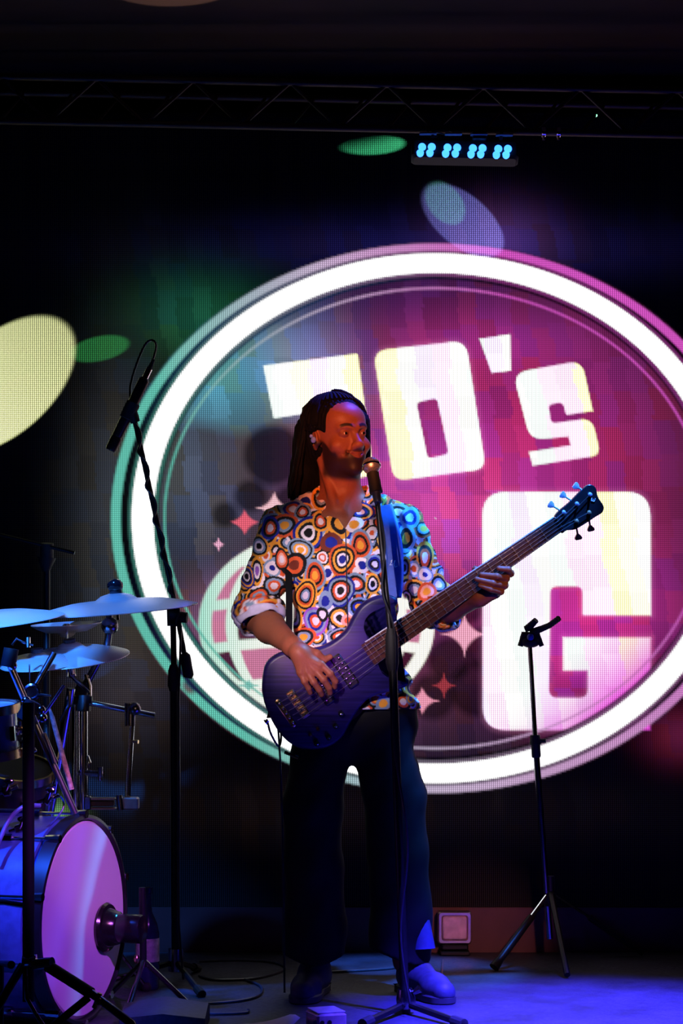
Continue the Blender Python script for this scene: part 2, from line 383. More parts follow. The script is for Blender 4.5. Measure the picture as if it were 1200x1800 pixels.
# blocky compression bands
jag = 10*h2(np.floor(Y/27), 3.1); bi = np.floor((X-0.16*(Y-900)+jag)/31.0); bj = np.floor((Y+18*h2(bi, 9.0))/58.0)
tone = 0.84+0.32*h2(bi, 1.7)+0.22*(h2(bi, bj)-0.5)
img *= tone[..., None]; shift_b = (h2(bi, bj*1.3+5)-0.5)*0.5; img[..., 2] *= 1+shift_b; img[..., 0] *= 1-0.5*shift_b
pal = np.array([(1, 1, .95), (1, .95, .50), (1, .70, .92), (.84, .95, .90), (1, .97, .72), (.90, .74, 1), (1, 1, 1)])
past = pal[(h2(bi, 4.4)*6.99).astype(int)]*(0.82+0.18*h2(bi, bj+2)[..., None])
hue = np.clip((X-330)/650+(900-Y)/2600, 0, 1)[..., None]       # teal on the left to magenta on the right
teal, lav, mag = s2l((105, 205, 185)), s2l((205, 185, 215)), s2l((225, 90, 205))
hc = np.where(hue < 0.5, teal+(lav-teal)*hue*2, lav+(mag-lav)*(hue-0.5)*2)
lower = cover(1180-Y, 260)[..., None]; hc = hc*(1-0.6*lower*(hue > .3))+lav*0.6*lower*(hue > .3)
# globe
gx, gy, ga, gb = 556, 1098, 207, 163
u = (X-gx)/ga; v = (Y-gy)/gb; rr = np.sqrt(u*u+v*v); gm = cover(d_ell(gx, gy, ga, gb), 4)
lat = v/np.sqrt(np.maximum(1-0.0*u*u, 1e-3)); lon = u/np.sqrt(np.maximum(1-v*v, 0.02))
vv = v+0.10*(1-u*u)
lines = np.zeros(X.shape)
for q in (-0.62, -0.18, 0.28, 0.72): lines = np.maximum(lines, cover((np.abs(vv-q)-0.055)*gb, 4))
for q in (-0.72, -0.25, 0.25, 0.72): lines = np.maximum(lines, cover((np.abs(lon-q)-0.05)*ga*np.sqrt(np.maximum(1-v*v, .02)), 4))
lines = np.maximum(lines, cover(np.abs(rr-0.95)*185-11, 4))*gm
ci = np.floor((lon+0.25)/0.485); cj = np.floor((vv+0.18)/0.45); hv = h2(ci+2.3, cj*1.9+7)
cell = np.where(hv[..., None] < 0.42, s2l((60, 12, 35)), s2l((215, 130, 165)))
over(gm*0.85, cell*0.9); gl = np.clip((X-340)/160, 0, 1)[..., None]
over(lines, (s2l((150, 215, 195))*(1-gl)+s2l((252, 250, 238))*1.15*gl)*1.0)
# sparkles
def star(cx, cy, rx, ry, c, s_=1.0):
    m_ = (np.abs((X-cx)/rx)**0.62+np.abs((Y-cy)/ry)**0.62); over(np.clip((1-m_)*6, 0, 1), s2l(c)*s_)
for a in ((482, 893, 34, 36, (245, 190, 200)), (430, 918, 32, 28, (225, 95, 115)), (384, 957, 14, 12, (235, 170, 200)),
          (816, 1115, 44, 42, (240, 165, 190)), (780, 1205, 22, 24, (150, 50, 60)), (742, 1232, 32, 30, (235, 150, 175)), (437, 1205, 20, 15, (130, 190, 180))): star(*a)
# letters
G_out = rpoly([(848, 865, 42), (1142, 865, 42), (1143, 1081, 0), (1024, 1081, 0), (1024, 1030, 14), (966, 1030, 14), (964, 1227, 16),
               (1033, 1227, 16), (1033, 1178, 0), (990, 1178, 0), (990, 1121, 0), (1143, 1121, 0), (1142, 1283, 0), (849, 1283, 40)])
O_out = rpoly([(656, 617, 26), (818, 599, 26), (853, 824, 22), (692, 845, 22)]); O_in = rpoly([(731, 707, 9), (768, 699, 9), (789, 798, 9), (751, 807, 9)])
seven = [(463, 643), (628, 622), (657, 835), (596, 845), (576, 720), (481, 735)]
apos = [(843, 596), (896, 588), (897, 651), (864, 655)]
s_out = rpoly([(902, 656, 26), (1022, 634, 24), (1041, 722, 0), (995, 729, 0), (989, 706, 10), (963, 711, 8), (968, 745, 10), (1040, 735, 22), (1055, 800, 18),
               (936, 818, 0), (930, 795, 0), (1003, 783, 0), (999, 767, 0), (932, 773, 24)])
lm = cover(d_poly(G_out)); lm = np.maximum(lm, cover(np.maximum(d_poly(O_out), -d_poly(O_in))))
for p in (seven, apos, s_out): lm = np.maximum(lm, cover(d_poly(p)))
dg = np.clip((X-1000)/180+(Y-1150)/160, 0, 1)*(Y > 1120)*(X > 840)
lc = past*1.55*(1-dg[..., None])+s2l((225, 75, 210))*1.1*dg[..., None]
halo = np.clip(1-np.minimum(np.abs(d_poly(G_out)), np.abs(d_poly(O_out)))/14, 0, 1)**2*0.25*disc
glow(halo, (0.6, 0.2, 0.4)); over(lm, lc)
# rings
def ring(a0, b0, a1, b1, cy0=911): return cover(d_ell(765, cy0, a0, b0), 4)*(1-cover(d_ell(765, cy0, a1, b1), 4))
dark = ring(556, 473, 486, 420); img = img*(1-0.93*dark[..., None])
glow(dark*gauss(450, 520, 260, 160), (0.0, 0.02, 0.07)); glow(dark*gauss(330, 1240, 200, 150), (0.0, 0.01, 0.05))
cutr = 1-0.85*cover(np.hypot(X-335, Y-1205)-14, 10)
over(ring(570, 483, 553, 470)*cutr, hc*0.80)
wr = ring(533, 465, 496, 432)
over(ring(540, 471, 488, 425)*0.5, hc*0.45); over(wr, np.ones(3)*(1.9)*col(1, 1, .99)*np.ones(X.shape+(1,)))
over(ring(478, 406.5, 474, 402.5), hc*0.75)
edge = np.clip(np.minimum(Y-206, 1600-Y)/10, 0, 1); img *= edge[..., None]; img = np.clip(img, 0, 3)
nyy, nxx = X.shape
V = np.stack([(X-600)/F*DW, np.full(X.shape, DW), CH-(Y-HY)/F*DW], -1).reshape(-1, 3)
ii = np.arange((nyy-1)*nxx).reshape(nyy-1, nxx)[:, :-1].ravel(); Q = np.stack([ii, ii+nxx, ii+nxx+1, ii+1], 1)
led = thing('led_screen', (0.0, DW, V[:, 2].min()), 'huge LED wall glowing with neon rings, white 70\'s lettering and a mirror globe', 'screen')
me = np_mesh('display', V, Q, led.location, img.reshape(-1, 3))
lmtl, nt, b = new_mat('led_diodes')
a = nt.nodes.new('ShaderNodeAttribute'); a.attribute_name = 'Col'
tc = nt.nodes.new('ShaderNodeTexCoord'); sx = nt.nodes.new('ShaderNodeSeparateXYZ'); nt.links.new(tc.outputs['Object'], sx.inputs[0])
pitch = PX*1.18/F*DW
def mth(op, i, j=None):
    q = nt.nodes.new('ShaderNodeMath'); q.operation = op
    for k_, v_ in enumerate((i, j)):
        if v_ is None: continue
        if isinstance(v_, (int, float)): q.inputs[k_].default_value = v_
        else: nt.links.new(v_, q.inputs[k_])
    return q.outputs[0]
cx_ = mth('MULTIPLY_ADD', mth('COSINE', mth('MULTIPLY', sx.outputs[0], 2*math.pi/pitch)), 0.5); cx_.node.inputs[2].default_value = 0.5
cz_ = mth('MULTIPLY_ADD', mth('COSINE', mth('MULTIPLY', sx.outputs[2], 2*math.pi/pitch)), 0.34); cz_.node.inputs[2].default_value = 0.66
grid = mth('MULTIPLY', cx_, cz_)
est = mth('MULTIPLY_ADD', grid, 1.35); est.node.inputs[2].default_value = 0.55
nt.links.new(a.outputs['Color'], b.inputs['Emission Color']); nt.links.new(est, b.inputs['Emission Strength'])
dcol = nt.nodes.new('ShaderNodeMix'); dcol.data_type = 'RGBA'; dcol.inputs[6].default_value = (0.002, 0.002, 0.002, 1); dcol.inputs[7].default_value = (0.05, 0.05, 0.05, 1)
nt.links.new(grid, dcol.inputs[0]); nt.links.new(dcol.outputs[2], b.inputs['Base Color']); b.inputs['Roughness'].default_value = 0.9; b.inputs['Specular IOR Level'].default_value = 0.05
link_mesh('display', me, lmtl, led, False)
MB().box((1.2*0+ (600-600)/F*DW+0.0, DW+0.05, 1.53), (3.44, 0.09, 2.74)).build('cabinet', black_matte, led, False)
# ================================================================== BASSIST
DM = 6.0
FEET = Vector((0.06, 6.0, 0.0))
person = thing('person', FEET, 'bass player with long dark dreadlocks in a bright retro circle-print shirt and black trousers', 'person')
HC = P(595, 768, 5.99); TH = math.radians(32); ROLL = math.radians(-4)
Vf = Vector((math.sin(TH), -math.cos(TH), 0.03)).normalized(); Uu = Vector((math.cos(TH), math.sin(TH), 0)); Ww = Uu.cross(Vf)*-1
if Ww.z < 0: Ww = -Ww
Uu, Ww = (Uu*math.cos(ROLL)-Ww*math.sin(ROLL)), (Ww*math.cos(ROLL)+Uu*math.sin(ROLL))
HM = np.array([[Uu[i], Vf[i], Ww[i]] for i in range(3)])
def Hd(u, v, w_): return HC+Uu*u+Vf*v+Ww*w_
def pxx(p, D=DM): return (p-600)/F*D
def pz(p, D=DM): return CH-(p-HY)/F*D
X_ = seg([(pxx(400), pxx(500), .003), (pxx(500), pxx(652), .0017), (pxx(652), pxx(822), .004), (pxx(822), pxx(912), .002)])
Y_ = seg([(5.715, 6.17, .0025)])
Z_ = seg([(0.03, pz(1232), .009), (pz(1232), pz(1110), .0021), (pz(1110), pz(985), .0024), (pz(985), pz(868), .004), (pz(868), pz(688), .0017)])
B = Vol(X_, Y_, Z_)
def he(c, r, k=.015, mode='+', rot=None): B.ell(Hd(*c), r, HM if rot is None else HM@np.array(rot), k, mode)
def hcap(a, b, ra, rb=None, k=.012, mode='+'): B.cap(Hd(*a), Hd(*b), ra, rb, k, mode)
he((0, -.018, .035), (.074, .094, .083)); he((0, .030, -.028), (.060, .062, .085), .03); he((0, .034, -.082), (.048, .052, .040), .03)
he((0, .078, -.106), (.021, .018, .017), .025); he((0, .048, .045), (.058, .046, .045), .03)
hcap((-.040, .078, .018), (-.014, .089, .016), .0095, .010, .014); hcap((.040, .078, .018), (.014, .089, .016), .0095, .010, .014)
for s_ in (-1, 1):
    he((s_*.045, .064, -.034), (.021, .019, .019), .02)
    he((s_*.031, .096, -.001), (.017, .013, .0105), .012, '-')
    he((s_*.031, .077, .0), (.0150, .0145, .0130), .004)
    he((s_*.031, .0915, -.0005), (.0125, .0035, .0036), .0025, '-')
    he((s_*.0135, .099, -.041), (.0085, .010, .0078), .008)
    he((s_*.0075, .104, -.0475), (.0038, .005, .003), .002, '-')
    he((s_*.077, -.010, -.008), (.009, .018, .031), .008, '+', Matrix.Rotation(s_*-.25, 3, 'Z'))
    he((s_*.086, -.006, -.004), (.007, .010, .018), .006, '-')
    he((s_*.073, .004, -.018), (.006, .006, .007), .006)
hcap((0, .086, .006), (0, .108, -.032), .0075, .0105, .014); he((0, .111, -.037), (.0125, .011, .0095), .010)
he((0, .078, -.066), (.030, .020, .022), .022)
for i in range(6):                            # lips, corners lifted into a smile
    a, b_ = -.025+i*.05/6, -.025+(i+1)*.05/6
    g = lambda q: (q, .0965-q*q*28, -.0615+q*q*14)
    g2 = lambda q: (q, .0965-q*q*30, -.0715+q*q*20)
    r_ = lambda q: .0043*(1-abs(q)/.036)+.0012
    hcap(g(a), g(b_), r_(a), r_(b_), .004); hcap(g2(a), g2(b_), r_(a)*1.15, r_(b_)*1.15, .004)
for i in range(6):
    a, b_ = -.027+i*.054/6, -.027+(i+1)*.054/6
    g = lambda q: (q, .1045-q*q*32, -.0665+q*q*18)
    hcap(g(a), g(b_), .0015, .0015, .002, '-')
hcap((-.020, .094, -.040), (-.034, .082, -.062), .0012, .0010, .012, '-')     # smile folds
hcap((.020, .094, -.040), (.034, .082, -.062), .0012, .0010, .012, '-')
# neck, chest, trunk
NB = P(602, 893, 6.02)
B.cap(Hd(0, -.02, -.06), NB, .056, .062, .03); B.cap(Hd(.0, .01, -.10), NB+Vector((0, -.02, .01)), .042, .05, .025)
B.cap(Hd(-.05, -.03, -.06), P(590, 895, 5.93), .013, .012, .012); B.cap(Hd(.045, .0, -.08), P(600, 897, 5.93), .012, .011, .012)
B.cap(NB+Vector((-.12, 0, -.02)), NB+Vector((.12, 0, -.02)), .045, .045, .06)
B.cap(P(500, 925, 6.02), P(703, 922, 6.02), .058, .058, .05)
B.cap(P(560, 975, 6.0), P(650, 975, 6.0), .125, .125, .06, flat=.75); B.cap(P(605, 1000, 6.01), P(612, 1230, 6.01), .142, .135, .05, flat=.75)
B.cap(P(590, 1260, 6.01), P(640, 1260, 6.01), .105, .105, .05, flat=.8)
for a_, kn, an in ((P(560, 1290, 6.01), P(548, 1500, 6.0), P(556, 1700, 6.02)), (P(662, 1290, 6.01), P(694, 1500, 5.99), P(712, 1690, 6.02))):
    B.cap(a_, kn, .070, .058, .03); B.cap(kn, an, .056, .038, .03)
# right arm and strumming hand
SR, ER, WR = P(494, 930, 6.02), P(449, 1083, 6.03), P(514, 1136, 5.80)
B.cap(SR, ER, .056, .045, .03); B.cap(ER, ER.lerp(WR, .4), .044, .045, .02); B.cap(ER.lerp(WR, .4), WR, .045, .0275, .02, flat=.9)
DH = 5.765
def hp(x, y, d=0): return P(x, y, DH+d)
B.cap(WR, hp(528, 1150), .027, .026, .02)
for kx, ky, rr_ in ((562, 1169, .0135), (551, 1177, .013), (539, 1181, .0125), (528, 1182, .012)):
    B.cap(hp(524, 1147), hp(kx, ky), .017, rr_, .016)
for ch in (((564, 1168, -.002), (580, 1184, -.006), (589, 1198, .008), (588, 1207, .022), .0098, .0085),
           ((552, 1176, -.004), (568, 1194, -.010), (578, 1209, .004), (580, 1218, .016), .0100, .0082),
           ((540, 1181, -.004), (551, 1199, -.010), (561, 1213, .002), (565, 1221, .014), .0095, .0080),
           ((528, 1182, -.002), (535, 1198, -.006), (542, 1210, .004), (545, 1218, .014), .0086, .0072)):
    p = [hp(*q) for q in ch[:4]]; r0, r1 = ch[4], ch[5]
    B.cap(p[0], p[1], r0*1.12, r0, .007); B.cap(p[1], p[2], r0, r0*.92, .004); B.cap(p[2], p[3], r0*.92, r1, .004)
    B.ell(p[1], (r0*1.08,)*3, None, .004)
B.cap(hp(534, 1140, .012), hp(557, 1149, .012), .014, .0115, .014); B.cap(hp(557, 1149, .012), hp(570, 1160, .018), .0112, .0098, .006); B.cap(hp(570, 1160, .018), hp(580, 1155, .022), .0095, .0085, .004)
for q in ((560, 1160, 552, 1178), ): pass
for kx, ky in ((562, 1169), (551, 1177), (539, 1181), (528, 1182)):       # tendons on the back of the hand
    B.cap(hp(532, 1153, -.0155), hp(kx, ky, -.012), .0035, .0035, .008)
# left arm and fretting hand
SL, EL, WL = P(706, 928, 6.02), P(762, 1078, 6.03), P(842, 1049, 5.875)
B.cap(SL, EL, .056, .043, .03); B.cap(EL, EL.lerp(WL, .4), .043, .041, .02); B.cap(EL.lerp(WL, .4), WL, .041, .027, .02)
B.cap(WL, P(858, 1040, 5.872), .026, .024, .02)
LK = [P(880, 1012, 5.868), P(880, 1023, 5.866), P(877, 1034, 5.864), P(871, 1043, 5.862)]
for q in LK: B.cap(P(852, 1043, 5.872), q, .018, .0135, .016)
for k0, pip, dip, tip, r0 in ((LK[0], P(897, 1008, 5.835), P(893, 1001, 5.800), P(876, 999, 5.797), .0100),
                              (LK[1], P(889, 1017, 5.825), P(873, 1013, 5.795), P(846, 1010, 5.797), .0100),
                              (LK[2], P(887, 1029, 5.825), P(866, 1025, 5.795), P(837, 1018, 5.799), .0098),
                              (LK[3], P(880, 1040, 5.825), P(862, 1036, 5.797), P(843, 1029, 5.801), .0090)):
    B.cap(k0, pip, r0*1.15, r0, .006); B.cap(pip, dip, r0, r0*.93, .004); B.cap(dip, tip, r0*.93, r0*.78, .004)
    B.ell(pip, (r0*1.1,)*3, None, .004)
B.cap(P(852, 1043, 5.88), P(842, 1020, 5.895), .016, .0125, .012); B.cap(P(842, 1020, 5.895), P(835, 1000, 5.892), .012, .0095, .005)
V, Q = B.nets(1)
# skin paint: brows, beard, lips, nails
L = (V-np.array(HC))@HM; u, v, w_ = L[:, 0], L[:, 1], L[:, 2]
skin = np.array((0.22, 0.070, 0.036)); C = np.tile(skin, (len(V), 1))
rs = np.random.RandomState(3)
def sm(x, a, b): t = np.clip((x-a)/(b-a), 0, 1); return t*t*(3-2*t)
def blend(m, c): 
    global C; C = C*(1-m[:, None])+np.array(c)*m[:, None]
head = sm(w_+.35*(v-.06), -.150, -.128)*(w_ < .14)*(np.abs(u) < .1)*(np.abs(v) < .14)
jawline = -.034-0.012*sm(v, .02, .06)+.030*sm(-v, -.05, .0)     # beard edge: rises toward the ear
beard = sm(jawline-w_, 0, .012)*sm(v, -.012, .004)*head
beard *= 1-0.9*sm(.030-np.abs(u), 0, .008)*sm(v, .075, .09)*sm(w_, -.050, -.044)
cheek = sm(w_, -.078, -.060)*sm(v, .058, .072)*sm(np.abs(u), .028, .036); beard *= 1-cheek*.75
mo = sm(.0075-np.abs(w_+.0545+.20*np.abs(u)), -.002, .003)*(np.abs(u) < .034)*(v > .07); beard = np.maximum(beard, mo*.85)
lip = sm(1-((u/.027)**2+((w_+.0665-u*u*16)/.0095)**2), 0, .25)*(v > .075)
beard *= (1-lip); blend(beard*.93, (.008, .005, .005)); blend(lip*.8, (.15, .035, .03))
bw = np.abs(u); ba = .021-.0*bw+.004*np.sin((bw-.012)/.034*math.pi)
brow = sm(.0048-np.abs(w_-ba), -.0015, .0015)*sm(bw, .010, .014)*(1-sm(bw, .044, .050))*(v > .05); blend(brow*.95, (.006, .004, .004))
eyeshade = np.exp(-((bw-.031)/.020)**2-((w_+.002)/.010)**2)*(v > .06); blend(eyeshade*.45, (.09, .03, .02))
skinm = attr_mat('brown_skin', 0.5, 0.22, 0.12, 260, 0.05)
body = link_mesh('body', np_mesh('body', V, Q, FEET, C), skinm, person)
del B
# eyes
eyem, nt, b = new_mat('eyeball'); a = nt.nodes.new('ShaderNodeAttribute'); a.attribute_name = 'Col'; nt.links.new(a.outputs['Color'], b.inputs['Base Color']); b.inputs['Roughness'].default_value = .12
for s_ in (-1, 1):
    m_ = MB(); c = Hd(s_*.031, .0775, 0); m_.ball(c, .0128, 28, R=Matrix([[Uu[i], Ww[i], Vf[i]] for i in range(3)]))
    o = m_.build('eye', eyem, person); me = o.data; gaze = (Vf+Uu*.25).normalized()
    a_ = me.color_attributes.new('Col', 'FLOAT_COLOR', 'POINT')
    for i_, vv in enumerate(me.vertices):
        dt = ((vv.co+FEET-c).normalized()).dot(gaze); a_.data[i_].color = (.005, .004, .004, 1) if dt > .90 else ((.03, .012, .006, 1) if dt > .80 else (.62, .55, .50, 1))
# hair: cap plus dreadlocks
hair_m = mat('black_dreadlocks', (0.0015, 0.0015, 0.002), 0.75, 0, 0.4, 120, 0.6, spec=.08)
Hv = Vol(seg([(pxx(485), pxx(665), .0028)]), seg([(5.80, 6.20, .003)]), seg([(pz(885), pz(680), .0028)]))
def hh(c, r, k=.02, mode='+'): Hv.ell(Hd(*c), r, HM, k, mode)
hh((0, -.028, .042), (.086, .106, .090)); hh((0, -.055, .0), (.088, .085, .10), .03)
hh((0, .06, .000), (.056, .085, .078), .015, '-'); hh((0, .08, -.09), (.1, .085, .09), .015, '-'); 
Hv.cap(Hd(-.072, .0, -.005), Hd(-.12, .02, -.03), .026, .03, .01, '-')
Hv.cap(Hd(.076, .015, .045), Hd(.086, .002, -.055), .024, .018, .03); Hv.cap(P(548, 765, 6.04), P(528, 862, 6.06), .052, .040, .03); Hv.cap(P(560, 780, 6.08), P(560, 868, 6.10), .055, .05, .03)
Vh, Qh = Hv.nets(2)
nz = np.sin(Vh[:, 0]*420)*np.cos(Vh[:, 1]*380+Vh[:, 2]*60); Vh += (Vh-np.array(HC))*0.018*nz[:, None]
hair = link_mesh('hair', np_mesh('hair', Vh, Qh, FEET), hair_m, person)
rnd = random.Random(11)
def strand(phi, w_end, drift, r=.0055, crown=0.0, start=.15, rad=1.0):
    pts = []; a, b_, c = .089*rad, .109*rad, .092*rad
    for i in range(9):
        t = start+(math.pi/2-start)*i/8
        jit = rnd.uniform(-.002, .002)
        pts.append(Hd(math.sin(t)*math.sin(phi)*a+jit, -.028+math.sin(t)*math.cos(phi)*b_+jit, .042+math.cos(t)*c))
    base = pts[-1]; n = 9; z_end = HC.z+w_end; out = Vector((drift[0], drift[1], 0))
    for i in range(1, n+1):
        t = i/n; p = base+out*t+Vector((rnd.uniform(-.002, .002), rnd.uniform(-.002, .002), 0)); p.z = base.z+(z_end-base.z)*t
        pts.append(p)
    rr = [r*(.7+.3*min(1, i/4))*(1+rnd.uniform(-.15, .18)) for i in range(len(pts))]; rr[-1] *= .5
    return pts, rr
hs = MB()
for i in range(70):                            # behind and over the right ear
    ph = math.radians(-92-rnd.random()*118); hs.tube(*strand(ph, -.172+rnd.uniform(-.012, .01)+.0*i, (-.030+rnd.uniform(-.012, .008) if ph > -2.6 else -.005, rnd.uniform(-.01, .01)), .0058, start=rnd.uniform(.05, .5), rad=rnd.uniform(.94, 1.04)), n=6)
for i in range(12):                            # swept off the forehead on the near side
    ph = math.radians(-66-rnd.random()*26); hs.tube(*strand(ph, .012, (-.008, .012), .0055, start=rnd.uniform(.05, .3), rad=1.0), n=6)
for i in range(26):                            # far side of the face
    ph = math.radians(64+rnd.random()*55); hs.tube(*strand(ph, -.070+rnd.uniform(-.015, .01), (rnd.uniform(-.008, .004), 0.0), .0055, start=rnd.uniform(.05, .5), rad=rnd.uniform(1.04, 1.14)), n=6)
for i in range(10):                            # crown rolls along the hairline
    ph = math.radians(-60+i*12.5); pts = [Hd(math.sin(t)*math.sin(ph)*.088, -.028+math.sin(t)*math.cos(ph)*.107, .042+math.cos(t)*.093) for t in (.1, .3, .5, .66, .78)]
    hs.tube(pts, [.006, .0065, .0065, .006, .004], n=6)
hs.build('dreadlocks', hair_m, person)
# in-ear monitor
MB().ball(Hd(-.088, -.002, -.008), .0085, 12, sc=(1, 1, 1.2)).ball(Hd(-.092, -.006, .004), .006, 10).build('earpiece', mat('blue_clear_earpiece', (0.12, 0.18, 0.6), .2), person)
# ------------------------------------------------------------------ shirt
PALC = {k: s2l(v_) for k, v_ in dict(W=(238, 222, 232), O=(238, 158, 48), R=(214, 84, 38), N=(20, 32, 140), K=(12, 10, 16), G=(130, 152, 182), S=(240, 168, 150), B=(110, 40, 25), P=(150, 90, 190)).items()}
blobs = """345 105 62 57 GNRW;395 120 42 45 GKRW;300 190 72 62 RKGO;425 230 85 82 NOKWK;490 170 48 52 OKRW;543 117 36 36 WN;590 180 60 85 OKO;700 120 72 55 NOKNW
665 185 50 40 WO;760 230 40 40 KWWR;700 295 66 78 GRKRO;385 320 72 62 GKGOWO;500 360 36 42 KWRW;545 280 55 55 BN;605 370 72 88 RKOKWN;350 400 72 62 KRB;460 455 62 78 GRKRO
710 400 40 40 WN;775 395 44 52 GNKW;675 500 62 62 GKRW;595 535 72 88 NGKRWK;410 560 65 84 OKORKGW;765 500 42 52 OKWK;464 695 68 72 PGNRW;590 680 56 62 KOWK;635 692 36 32 SR
400 780 62 56 RKGO;590 775 62 44 GKRW;515 590 40 50 GN;200 350 36 42 OWR;235 415 46 46 GWWN;165 300 48 64 OKGWK;245 510 56 58 KGRW;165 565 58 48 KRGR;225 205 50 60 NKRW;155 430 34 72 OKWP
100 460 45 62 NONKWK;285 370 36 62 KRSW;120 610 50 40 RWG;210 620 60 40 ORKO;940 260 52 76 GKO;1040 360 50 84 OKRW;980 420 40 42 GWR;1040 450 42 42 GWWN;985 530 50 62 OKGW;930 415 34 62 OKGK
940 575 32 42 KWKN;780 1110 48 36 KGRO;925 1120 46 42 KRW;965 1105 26 34 GON;885 930 64 84 GNKGWK;980 1040 42 62 OKSB;820 1130 40 40 GO;800 770 46 40 KRW;740 740 44 50 KGO;870 500 40 60 OKW
900 120 60 50 GKW;960 150 50 60 GNW;1050 540 50 50 RSO;690 620 60 50 GKNO;350 680 50 66 OKGK;300 560 36 50 KRO;500 660 30 40 KW;830 640 60 60 OKWR;900 700 60 60 KRGW;940 850 50 70 OKWK;860 300 40 60 GKR;850 200 44 44 OKW"""
BL = []  # brown-navy chest blob is the microphone's shadow painted into the print
for t_ in blobs.replace('\n', ';').split(';'):
    a_ = t_.split(); BL.append((float(a_[0])/3+400, float(a_[1])/3+860, float(a_[2])/3, float(a_[3])/3, a_[4]))
rb = random.Random(5); back = []
pals = ['GKRW', 'OKOWK', 'RKGO', 'KOWN', 'NOKW', 'GKOWR', 'OKGW', 'WN', 'KRO', 'WKR']
for gy_ in range(820, 1290, 21):
    for gx_ in range(380, 840, 24):
        back.append((gx_+rb.uniform(-9, 9)+(gy_ % 2)*12, gy_+rb.uniform(-8, 8), rb.uniform(13, 20), rb.uniform(14, 24), rb.choice(pals)))
rb.shuffle(back)
def paint(Vw):
    x, y = topx(Vw); n = len(Vw); Cc = np.tile(PALC['W'], (n, 1))
    m0 = np.sin(x*.07+np.sin(y*.05)*2)+np.sin(y*.09+x*.03) > .9; Cc[m0] = PALC['O']
    back_side = Vw[:, 1] > 6.03; x = np.where(back_side, 1210-x, x)
    for q, (cx, cy, rx, ry, pl) in enumerate(back+BL):
        m_ = (np.abs(x-cx) < rx*1.25) & (np.abs(y-cy) < ry*1.25)
        if not m_.any(): continue
        i_ = np.nonzero(m_)[0]; dx = (x[i_]-cx)/rx; dy = (y[i_]-cy)/ry; an = np.arctan2(dy, dx); r_ = np.hypot(dx, dy)/(1+.07*np.sin(an*2+q)+.05*np.sin(an*3+q*2.1))
        n_ = len(pl); ok = r_ < 1; lv = np.clip(((1-r_)*n_*1.12).astype(int), 0, n_-1)
        tab = np.array([PALC[c] for c in pl]); Cc[i_[ok]] = tab[lv[ok]]
    return Cc
S = Vol(seg([(pxx(398), pxx(800), .0022)]), seg([(5.80, 6.24, .003)]), seg([(pz(1262), pz(838), .0022)]))
S.cap(P(500, 932, 6.02), P(703, 929, 6.02), .066, .066, .05)
S.cap(NB+Vector((-.10, 0, -.012)), NB+Vector((.10, 0, -.012)), .055, .055, .06)
S.cap(P(562, 978, 6.0), P(652, 975, 6.0), .134, .134, .06, flat=.78); S.cap(P(604, 1000, 6.01), P(612, 1180, 6.01), .158, .150, .05, flat=.76)
S.cap(P(612, 1180, 6.01), P(640, 1255, 6.01), .150, .165, .05, flat=.74)
S.cap(SR+Vector((0.004, 0, 0)), ER+Vector((-.002, 0, .02)), .068, .064, .035); S.cap(ER+Vector((0, 0, .02)), ER.lerp(WR, .22), .060, .062, .03)
S.cap(SL, EL+Vector((0, 0, .02)), .069, .064, .035); S.cap(EL+Vector((0, 0, .02)), EL.lerp(WL, .25), .058, .058, .03)
# gap between arms and trunk, neckline, sleeve ends and hem
xs_, ys_, zs_ = S.ax; XX, YY, ZZ = xs_[:, None, None], ys_[None, :, None], zs_[None, None, :]
fold = (0.0045*np.sin(XX*38+ZZ*55+2*np.sin(ZZ*14))*np.clip((1.30-ZZ)*4, .25, 1)+.0028*np.sin(ZZ*88-XX*46+1.5*np.sin(XX*30))+.0016*np.sin(XX*170+ZZ*60))
S.f += fold.astype(np.float32)
def halfplane(pt, nrm, lo, hi):              # cut away everything on the side nrm points to, inside a box
    pt = np.array(pt); nrm = np.array(Vector(nrm).normalized()); r = S.region(lo, hi)
    sl, a, b_, c = r; S.f[sl] = np.maximum(S.f[sl], ((a-pt[0])*nrm[0]+(b_-pt[1])*nrm[1]+(c-pt[2])*nrm[2]).astype(np.float32))
dR = (WR-ER).normalized(); dL = (WL-EL).normalized(); CUTR = ER.lerp(WR, .16); CUTL = EL.lerp(WL, .22)
cutd_r = (dR+Vector((0, 0, -1.0))).normalized()
halfplane(CUTR, cutd_r, (pxx(398), 5.7, pz(1180)), (pxx(512), 6.2, pz(1050)))
halfplane(CUTL, dL, (pxx(752), 5.7, pz(1180)), (pxx(800), 6.2, pz(1052)))
halfplane((0, 0, pz(1246)), (0, 0, -1), (-1, 5, pz(1300)), (1, 7, pz(1200)))
vx, vz = pxx(606), pz(932)
Vcut = np.maximum(np.abs(XX-vx-(ZZ-vz)*-.03)-(ZZ-vz)*.60-.002, YY-6.02); Vcut = np.maximum(Vcut, -(ZZ-vz+.01))+YY*0
S.f = np.maximum(S.f, -Vcut.astype(np.float32))
S.cap(NB+Vector((0, .0, -.01)), Hd(0, -.02, -.04), .068, .066, .006, '-')
Vs, Qs = S.nets(1); del S
shirt_m = attr_mat('printed_cotton', 0.75, 0.25, 0.15, 500)
shirt = link_mesh('shirt', np_mesh('shirt', Vs, Qs, FEET, paint(Vs)), shirt_m, person)
